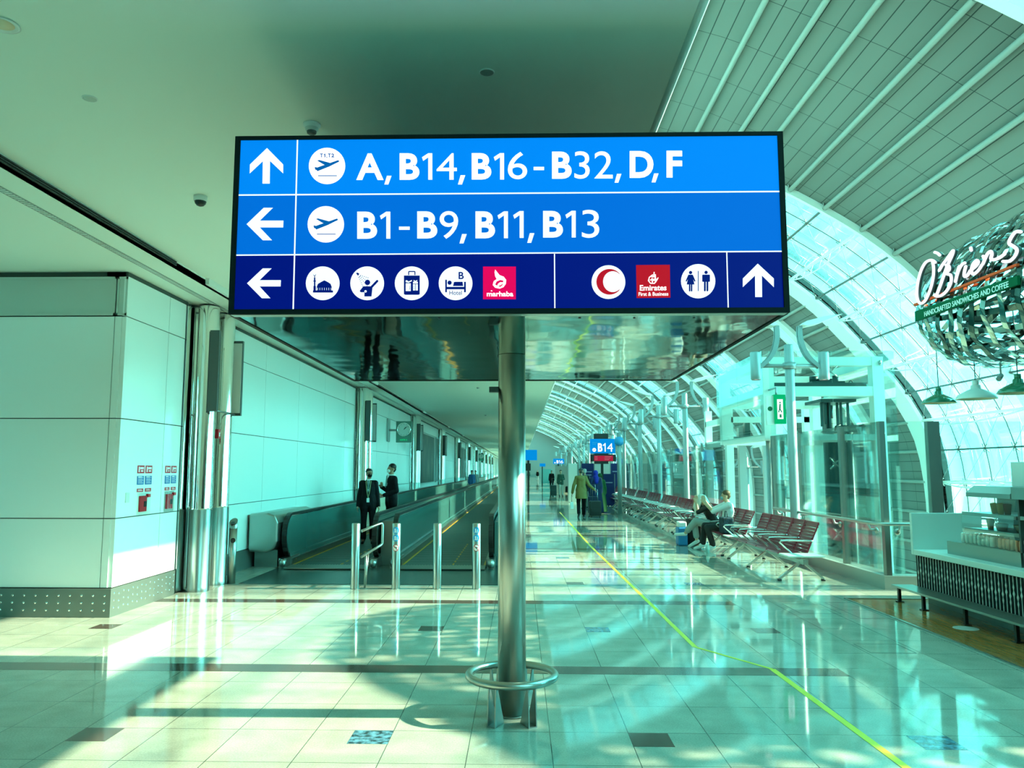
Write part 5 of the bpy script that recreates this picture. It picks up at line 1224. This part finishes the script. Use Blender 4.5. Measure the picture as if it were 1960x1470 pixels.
def person(label, loc, rz, pose, wear, H=1.75, skin=SKIN, vox=.014, cat_='person', hands=True):
    """pose: joint positions (metres, facing -Y at H 1.75); wear: list of (name, kind, material)"""
    e = empty('person', loc, rz); e.scale = (H/1.75,)*3; tag(e, label, cat_)
    J = dict(pel=(0, 0, .95), chest=(0, 0, 1.30), neck=(0, 0, 1.48), head=(0, -.01, 1.635), face=(0, -1, 0),
             hipR=(-.09, 0, .93), hipL=(.09, 0, .93), kneR=(-.10, -.01, .50), kneL=(.10, -.01, .50), ankR=(-.10, .02, .09), ankL=(.10, .02, .09), toeR=(-.11, -.13, .03), toeL=(.11, -.13, .03),
             shR=(-.158, 0, 1.405), shL=(.158, 0, 1.405), elR=(-.215, .02, 1.12), elL=(.215, .02, 1.12), wrR=(-.235, -.04, .87), wrL=(.235, -.04, .87), hdR=None, hdL=None)
    J.update(pose); V = {k: Vector(v) for k, v in J.items() if isinstance(v, tuple)}
    up = (V['neck']-V['pel']).normalized()
    def torso(g_=0.0, low=True):
        c, p, n = V['chest'], V['pel'], V['neck']; mid = (c+p)/2
        return [('c', V['shR']*.62+V['shL']*.38+(c-(V['shR']+V['shL'])/2)*.45, V['shL']*.62+V['shR']*.38+(c-(V['shR']+V['shL'])/2)*.45, .115+g_, .115+g_), ('c', V['shR'], V['shL'], .058+g_, .058+g_), ('c', c+(V['shR']-V['shL'])*.17, mid+(V['hipR']-V['hipL'])*.25, .10+g_, .095+g_), ('c', c-(V['shR']-V['shL'])*.17, mid-(V['hipR']-V['hipL'])*.25, .10+g_, .095+g_),
                ('c', mid+(V['hipR']-V['hipL'])*.25, V['hipR']+Vector((.0, 0, .03)), .095+g_, .10+g_), ('c', mid-(V['hipR']-V['hipL'])*.25, V['hipL']+Vector((0, 0, .03)), .095+g_, .10+g_)]
    def arm(s, g_=0.0, full=True, upto=1.0):
        P = [('c', V['sh'+s], V['el'+s], .050+g_, .040+g_)]
        if full: P.append(('c', V['el'+s], V['el'+s].lerp(V['wr'+s], upto), .040+g_, .026+g_+.004))
        return P
    def leg(s, g_=0.0, upto=1.0, flare=0.0):
        return [('c', V['hip'+s], V['kne'+s], .088+g_, .058+g_), ('c', V['kne'+s], V['kne'+s].lerp(V['ank'+s], upto), .056+g_, .038+g_+flare)]
    hp = []
    if hands:
        for s, q in (('R', -1), ('L', 1)):
            d = (V['hd'+s] if 'hd'+s in V else (V['wr'+s]-V['el'+s])).normalized()
            th = V['th'+s] if 'th'+s in V else Vector((0, -1, 0)); th = (th-d*th.dot(d)).normalized(); pn = d.cross(th)*q
            hp += hand_prims(V['wr'+s], d, th, pn)
    body = torso()+arm('R')+arm('L')+leg('R')+leg('L')+head_prims(V['head'], V['face'])+[('c', V['neck'], V['head']-up*.06, .056, .050), ('c', V['ankR'], V['toeR'], .036, .03), ('c', V['ankL'], V['toeL'], .036, .03)]+hp
    bo = blob('body', body, skin, e, vox)
    hc, f = V['head'], V['face'].normalized(); sd = f.cross(Vector((0, 0, 1))).normalized(); hu = sd.cross(f)
    if vox < .015: eyes(hc, f, e)
    for (nm, kind, m) in wear:
        if kind == 'jacket':
            P = torso(.016)+arm('R', .015, True, .94)+arm('L', .015, True, .94)+[('c', V['hipR']+Vector((.01, 0, .02)), V['hipR']*.75+V['kneR']*.25, .118, .112), ('c', V['hipL']+Vector((-.01, 0, .02)), V['hipL']*.75+V['kneL']*.25, .118, .112), ('c', V['hipR']*.8+V['hipL']*.2, V['hipL']*.8+V['hipR']*.2, .118, .118)]
            blob(nm, P, m, e, vox)
        elif kind == 'coat':
            P = torso(.022)+arm('R', .02, True, .94)+arm('L', .02, True, .94)+[('l', [(0, 0, 1.05, .17, .12), (0, .01, .9, .20, .15), (0, .02, .66, .22, .17)])]; blob(nm, P, m, e, vox)
        elif kind == 'top': blob(nm, torso(.012)+arm('R', .014, False)+arm('L', .014, False), m, e, vox)
        elif kind == 'longtop': blob(nm, torso(.014)+arm('R', .014, True, .9)+arm('L', .014, True, .9), m, e, vox)
        elif kind == 'trousers': blob(nm, leg('R', .014, .93, .014)+leg('L', .014, .93, .014)+[('c', V['hipR']+up*.05, V['hipL']+up*.05, .108, .108)], m, e, vox)
        elif kind == 'crop': blob(nm, leg('R', .016, .72, .016)+leg('L', .016, .72, .016)+[('c', V['hipR']+up*.05, V['hipL']+up*.05, .112, .112)], m, e, vox)
        elif kind == 'shoes':
            for s in 'RL':
                a, t_ = V['ank'+s], V['toe'+s]; d = (t_-a).normalized(); hl = a-d*.02+Vector((0, 0, 0))
                blob(nm, [('c', hl+Vector((0, 0, -.03)) if pose.get('flat', 1) else hl, t_+d*.05, .045, .034), ('c', a, a*.6+t_*.4, .046, .040)], m, e, min(vox, .012))
        elif kind == 'hair': blob(nm, [('e', hc-f*.022+hu*.047, (.090, .097, .085)), ('c', hc-f*.055-hu*.01, hc-f*.045-hu*.045, .060, .046)], m, e, vox*.8)
        elif kind == 'cap': blob(nm, [('e', hc-f*.012+hu*.055, (.090, .098, .065)), ('c', hc-f*.06+hu*.0, hc-f*.05-hu*.03, .05, .05)], m, e, vox*.8)
        elif kind == 'longhair': blob(nm, [('e', hc-f*.022+hu*.04, (.088, .098, .088)), ('c', hc-f*.06, hc-f*.10-up*.30, .078, .045), ('c', hc-sd*.06-f*.02, hc-sd*.09-f*.04-up*.26, .04, .03), ('c', hc+sd*.06-f*.02, hc+sd*.09-f*.04-up*.26, .04, .03)], m, e, vox*.8)
        elif kind == 'scarf': blob(nm, [('e', hc-f*.01+hu*.02, (.108, .118, .125)), ('c', hc-f*.04-hu*.08, V['neck']-f*.02-up*.03, .09, .13), ('c', V['neck']-f*.08, V['chest']-f*.11, .10, .09)], m, e, vox)
        elif kind == 'mask': blob(nm, [('e', hc+f*.060-hu*.045, (.056, .056, .048)), ('c', hc+f*.095-hu*.03, hc+f*.085-hu*.065, .022, .026)], m, e, .010)
        elif kind == 'robe': blob(nm, torso(.03)+arm('R', .04, True, .9)+arm('L', .04, True, .9)+[('l', [(0, 0, 1.25, .19, .14), (0, .0, .9, .24, .19), (0, .02, .35, .30, .24), (0, .03, .06, .33, .27)])], m, e, vox)
        elif kind == 'collar':
            b = MB(); n_, c_ = V['neck'], V['chest']; ff = f if abs(f.y) > .5 else Vector((0, -1, 0))
            b.prism([(-.035, .04), (.035, .04), (.010, -.22), (-.010, -.22)], n_+Vector((0, -.085, -.02)), (1, 0, 0), (0, .16, 1), (0, -.035, 0)); b.tube([(n_.x+.062*math.cos(a), n_.y+.062*math.sin(a), n_.z+.01) for a in [k*PI/8 for k in range(16)]], .018, 6, closed=True)
            b.build(nm, m, e)
        elif kind == 'tie':
            n_ = V['neck']; b = MB(); b.prism([(-.022, .02), (.022, .02), (.014, -.01), (.030, -.22), (0, -.26), (-.030, -.22), (-.014, -.01)], n_+Vector((0, -.125, -.03)), (1, 0, 0), (0, .10, 1), (0, -.008, 0)); b.build(nm, m, e)
        elif kind == 'lanyard':
            n_ = V['neck']; b = MB(); b.tube([(n_.x-.06, -.10, n_.z-.02), (n_.x-.035, -.148, n_.z-.25), (n_.x, -.148, n_.z-.42)], .008, 6).tube([(n_.x+.06, -.10, n_.z-.02), (n_.x+.035, -.148, n_.z-.25), (n_.x, -.148, n_.z-.42)], .008, 6); l = b.build(nm, m, e)
            MB().box(-.032, .032, -.158, -.152, n_.z-.52, n_.z-.42).build('id_card', NWHITE, l)
        elif kind == 'glasses':
            b = MB()
            for q in (-1, 1): b.tube([hc+sd*(.032*q+.024*math.cos(a))+f*.098+hu*(.010+.018*math.sin(a)) for a in [k*PI/5 for k in range(10)]], .0035, 5, closed=True).tube([hc+sd*.056*q+f*.096+hu*.012, hc+sd*.08*q+hu*.01], .003, 5)
            b.tube([hc-sd*.01+f*.104+hu*.012, hc+sd*.01+f*.104+hu*.012], .003, 5); b.build(nm, m, e)
        elif kind == 'buttons':
            b = MB()
            for q in range(2): b.ell((.01, -.135, 1.06-.09*q), (.012, .006, .012), 8)
            b.build(nm, CHROME, e)
    return e
# staff on the walkway
p = g(705, 1042)
person('man in black suit with black mask, glasses and a lanyard badge standing on the walkway', (p.x-.02, p.y, .034), math.radians(8),
       dict(head=(.01, -.015, 1.635), face=(.35, -1, -.02), wrR=(-.245, -.05, .86), wrL=(.245, -.03, .86)),
       [('suit_jacket', 'jacket', SUIT), ('suit_trousers', 'trousers', SUIT), ('shoe', 'shoes', SHOEB), ('short_hair', 'hair', HAIRB), ('black_mask', 'mask', SUIT), ('shirt_collar', 'collar', SHIRT), ('tie', 'tie', TIE), ('lanyard', 'lanyard', LAN), ('glasses', 'glasses', BLACK), ('buttons', 'buttons', None)], 1.74, SKIN, .012)
hd = aY(752, 888, 19.3)
person('taller man in black suit with white mask, facing sideways with his hand at his chest', (hd.x-.02, 19.3, .034), math.radians(-58),
       dict(face=(.0, -1, 0), elR=(-.23, .0, 1.12), wrR=(-.10, -.22, 1.22), hdR=(.8, -.2, .6), elL=(.23, .03, 1.13), wrL=(.12, -.25, 1.03), hdL=(-.9, -.3, .1)),
       [('suit_jacket', 'jacket', SUIT), ('suit_trousers', 'trousers', SUIT), ('shoe', 'shoes', SHOEB), ('short_hair', 'hair', HAIRB), ('white_mask', 'mask', NWHITE), ('shirt_collar', 'collar', SHIRT), ('tie', 'tie', TIE)], 1.86, SKIN, .012)
# olive coat traveller walking away
OLV = mat('coat_olive', (.17, .13, .03), .7)
p = g(1113, 990)
person('traveller in a mustard brown coat and dark cap walking away with a suitcase', (p.x, p.y, 0), math.radians(180),
       dict(kneL=(.10, -.06, .50), ankL=(.10, .10, .13), toeL=(.11, -.02, .04), kneR=(-.10, -.10, .50), ankR=(-.09, -.12, .09), toeR=(-.10, -.27, .03), elR=(-.28, .05, 1.14), wrR=(-.46, .14, .98), elL=(.27, .02, 1.12), wrL=(.32, -.02, .86)),
       [('brown_coat', 'coat', OLV), ('black_trousers', 'trousers', SUIT), ('shoe', 'shoes', SHOEB), ('dark_cap', 'cap', mat('cap_grey', (.03, .04, .04), .7))], 1.82, SKIN, .016)
def suitcase(lab, loc, m, w_=.42, h_=.6, d_=.26, rz=0, handle=.45):
    e = empty('suitcase', loc, rz); tag(e, lab, 'suitcase')
    MB().box(-w_/2, w_/2, -d_/2, d_/2, .06, h_).build('case_shell', m, e, bevel=.03)
    b = MB()
    for x in (-1, 1):
        for y_ in (-1, 1): b.tube([(x*(w_/2-.05)-.012, y_*(d_/2-.05), .03), (x*(w_/2-.05)+.012, y_*(d_/2-.05), .03)], .03, 12).box(x*(w_/2-.05)-.008, x*(w_/2-.05)+.008, y_*(d_/2-.05)-.01, y_*(d_/2-.05)+.01, .03, .08)
    b.build('caster_wheel', BLACK, e)
    b = MB().tube([(-.09, 0, h_), (-.09, 0, h_+handle), (.09, 0, h_+handle), (.09, 0, h_)], .01, 6); b.build('pull_handle', ALU, e)
    MB().box(-w_/2+.05, w_/2-.05, -d_/2-.012, -d_/2+.02, .15, h_*.55).build('front_pocket', m, e, bevel=.01)
    return e
suitcase('black wheeled suitcase pulled by the traveller in the brown coat', (p.x+.52, p.y+.05, 0), mat('case_black', (.008, .014, .014), .5), .44, .60, .28, 0, .42)
e = empty('hand_bag', (p.x-.36, p.y+.02, .30)); tag(e, 'small pale paper bag held low by the traveller in the brown coat', 'bag')
MB().box(-.05, .06, -.09, .09, 0, .26).build('bag_body', NWHITE, e, bevel=.01); MB().tube([(0, -.05, .26), (0, -.04, .52), (0, .04, .52), (0, .05, .26)], .006, 5).build('bag_handle', BLACK, e)
q = aY(1119, 905, 36)
person('white-haired traveller in dark jacket walking beside the mustard coated one', (q.x, 36, 0), math.radians(185), dict(), [('dark_jacket', 'jacket', mat('jacket_navy', (.01, .02, .03), .7)), ('grey_trousers', 'trousers', mat('trouser_grey', (.2, .24, .22), .7)), ('shoe', 'shoes', SHOEB), ('white_hair', 'hair', mat('hair_white', (.7, .72, .7), .6))], 1.80, SKINL, .018)
q = aY(1140, 905, 31.5)
person('traveller in a bright blue headscarf and dark blue robe', (q.x, 31.5, 0), math.radians(190), dict(), [('blue_robe', 'robe', mat('robe_blue', (.004, .02, .09), .8)), ('blue_headscarf', 'scarf', mat('scarf_blue', (.006, .02, .40), .7))], 1.72, SKIN, .018, hands=False)
q = aY(1146, 915, 32.2)
person('traveller in a long green robe beside the blue headscarf', (q.x+.06, 32.3, 0), math.radians(185), dict(), [('green_robe', 'robe', mat('robe_green', (.004, .09, .02), .8)), ('green_headscarf', 'scarf', mat('robe_green'))], 1.60, SKIN, .018, hands=False)
suitcase('large dark suitcase held in front of the blue robed traveller', (q.x-.35, 31.0, 0), mat('case_navy', (.008, .02, .06), .5), .40, .72, .3)
# couple
p = g(1072, 950)
person('distant traveller in pale trousers and dark green top walking nearer', (p.x+.05, p.y, 0), 0, dict(kneR=(-.10, -.12, .5), ankR=(-.1, -.1, .09), toeR=(-.1, -.24, .03), elL=(.24, -.02, 1.14), wrL=(.1, -.2, 1.12)), [('dark_jacket', 'jacket', mat('jacket_green', (.03, .10, .07), .7)), ('pale_trousers', 'trousers', mat('trouser_pale', (.55, .55, .48), .7)), ('shoe', 'shoes', SHOEB), ('dark_hair', 'hair', HAIRB)], 1.75, SKINL, .022, hands=False)
suitcase('dark teal suitcase rolling beside the pale trousered traveller', (p.x-.45, p.y-.2, 0), mat('case_teal', (.02, .06, .06), .5), .42, .75, .3)
p = g(1056, 938)
person('distant traveller dressed in black near the couple in the hall', (p.x, p.y, 0), 0, dict(), [('black_coat', 'coat', SUIT), ('black_trousers', 'trousers', SUIT), ('dark_hair', 'hair', HAIRB)], 1.7, SKIN, .025, hands=False)
for (px, py, lab, m1) in ((1046, 922, 'tiny far traveller in white near the hall end', NWHITE), (1041, 921, 'tiny far traveller in grey near the hall end', GREYM), (1029, 920, 'tiny far traveller in black beside the blue sign pole', SUIT), (1053, 924, 'tiny far traveller in red top', mat('top_red', (.4, .03, .04), .6)), (1012, 921, 'tiny far traveller close to the steel post', mat('jacket_green'))):
    p = g(px, py); person(lab, (p.x, p.y, 0), random.uniform(-.5, .5), dict(), [('jacket', 'jacket', m1), ('trousers', 'trousers', GREYM if m1 == SUIT else m1), ('hair', 'hair', HAIRB)], 1.72, SKIN, .035, hands=False)
for (px, lab, m1) in ((903, 'distant person in blue riding the far walkway', mat('top_blue', (.02, .12, .3), .6)), (910, 'distant person in grey riding the far walkway', GREYM)):
    q = aY(px, 918, 52 if px == 903 else 55); person(lab, (q.x, q.y, .034), 0, dict(), [('jacket', 'jacket', m1), ('trousers', 'trousers', SUIT), ('hair', 'hair', HAIRB)], 1.68, SKIN, .03, hands=False)
# seated figure far by the benches
SIT = dict(pel=(0, .0, .50), chest=(0, .06, .86), neck=(0, .08, 1.03), head=(0, .06, 1.18), hipR=(-.1, 0, .49), hipL=(.1, 0, .49), kneR=(-.11, -.44, .50), kneL=(.11, -.44, .50), ankR=(-.11, -.46, .10), ankL=(.11, -.46, .10), toeR=(-.11, -.6, .03), toeL=(.11, -.6, .03),
           shR=(-.185, .07, .98), shL=(.185, .07, .98), elR=(-.22, -.05, .74), elL=(.22, -.05, .74), wrR=(-.12, -.28, .64), wrL=(.12, -.28, .64))
q = g(1092, 945); person('distant seated traveller in dark clothes at the hall edge', (q.x+.1, q.y, 0), math.radians(-60), SIT, [('dark_top', 'longtop', SUIT), ('dark_trousers', 'trousers', SUIT), ('hair', 'hair', HAIRB)], 1.7, SKIN, .025, hands=False)
# the two seated travellers (face the hall, -X)
GRT = mat('trousers_grey_green', (.33, .40, .38), .7); WSH = mat('trainer_white', (.75, .80, .78), .5); BLKT = mat('top_black', (.008, .010, .010), .7)
RZ = math.radians(-90)   # local -Y turned to world -X
# man with mask in white shirt, holding the other's head
zs_ = .02
mp_ = dict(pel=(0, .02, .52), chest=(0, .10, .86), neck=(0, .09, 1.03), head=(0, .04, 1.19), face=(-.25, -1, -.12), hipR=(-.1, .02, .50), hipL=(.1, .02, .50), kneR=(-.11, -.42, .52), kneL=(.13, -.42, .50), ankR=(-.14, -.46, .11), ankL=(.14, -.30, .10), toeR=(-.15, -.60, .03), toeL=(.15, -.44, .03),
           shR=(-.18, .07, .99), shL=(.18, .07, .99), elR=(-.30, -.20, .86), elL=(.06, -.26, .84), wrR=(-.34, -.34, 1.06), wrL=(-.12, -.42, 1.04), hdR=(-.1, -.25, 1), hdL=(-.35, -.2, 1), thR=(0, -.3, .2))
m1 = person('seated traveller in blue mask and white shirt reaching toward the companion', (4.50, 17.45, zs_), RZ, mp_, [('white_shirt', 'top', SHIRT), ('dark_trousers', 'trousers', BLKT), ('white_trainer', 'shoes', WSH), ('brown_hair', 'hair', mat('hair_brown', (.10, .055, .02), .6)), ('blue_mask', 'mask', mat('mask_blue', (.18, .42, .50), .6))], 1.72, SKINL, .012)
wp = dict(pel=(0, .02, .52), chest=(-.02, -.12, .82), neck=(-.03, -.20, .97), head=(-.03, -.27, 1.08), face=(.15, -1, -.75), hipR=(-.1, .0, .50), hipL=(.1, .0, .50), kneR=(-.08, -.44, .56), kneL=(.06, -.44, .60), ankR=(-.02, -.40, .12), ankL=(-.12, -.66, .28), toeR=(-.03, -.54, .035), toeL=(-.15, -.82, .27), flat=0,
          shR=(-.18, -.14, .94), shL=(.14, -.14, .94), elR=(-.26, -.40, .84), elL=(.16, -.40, .80), wrR=(-.14, -.40, 1.04), wrL=(.07, -.42, 1.03), hdR=(.3, .2, 1), hdL=(-.2, .2, 1))
w1 = person('seated traveller with long pale hair bending forward, crossed legs in grey trousers', (4.42, 18.05, zs_), RZ, wp, [('black_top', 'top', BLKT), ('grey_trousers', 'crop', GRT), ('white_trainer', 'shoes', WSH), ('pale_hair', 'longhair', mat('hair_platinum', (.72, .75, .70), .5))], 1.72, SKINL, .012)
def bag(nm, lab, c, x, y, z, sx, sy, sz, m, strap=True):
    e = empty(nm, (x, y, z)); tag(e, lab, c)
    MB().box(-sx/2, sx/2, -sy/2, sy/2, 0, sz).build('bag_body', m, e, bevel=.03)
    if strap: MB().tube([(0, -sy*.3, sz), (0, -sy*.2, sz+.12), (0, sy*.2, sz+.12), (0, sy*.3, sz)], .01, 6).build('bag_strap', m, e)
    return e
hd_ = Vector(wp['head']); fh = blob('falling_hair', [('c', hd_+Vector((.0, -.03, .03)), hd_+Vector((-.02, -.13, -.16)), .085, .06), ('c', hd_+Vector((-.02, -.13, -.16)), hd_+Vector((-.01, -.12, -.36)), .06, .03), ('c', hd_+Vector((.05, -.04, 0)), hd_+Vector((.06, -.11, -.26)), .05, .025)], mat('hair_platinum'), w1, .012)
bag('back_pack', 'dark blue spotted rucksack on the seat beside the masked traveller', 'backpack', 4.40, 16.92, .415, .24, .34, .34, mat('bag_navy', (.012, .03, .05), .7, vary=.9, bscale=40))
bag('hand_luggage', 'blue bag with red band standing by the crossed legs', 'bag', 3.80, 18.65, 0, .22, .34, .42, mat('bag_blue', (.02, .22, .50), .5))
bag('shopping_bag', 'white box-like bag on top of the blue bag', 'bag', 3.80, 18.65, .42, .20, .26, .13, NWHITE, False)
bag('cabin_bag', 'black bag on the floor between the travellers and the next bench', 'bag', 4.10, 18.75, 0, .3, .26, .62, BLKT)
e = empty('drinks_bottle', (4.02, 17.05, 0)); tag(e, 'small clear water bottle standing on the floor under the bench edge', 'bottle')
MB().lathe([(0, 0), (.035, .0), (.037, .12), (.03, .16), (.013, .19), (.013, .21)], n=16).build('bottle_body', mat('pet_clear', (.55, .80, .78), .15), e); MB().lathe([(.015, .20), (.015, .225), (0, .226)], n=12).build('bottle_cap', BLUES, e)
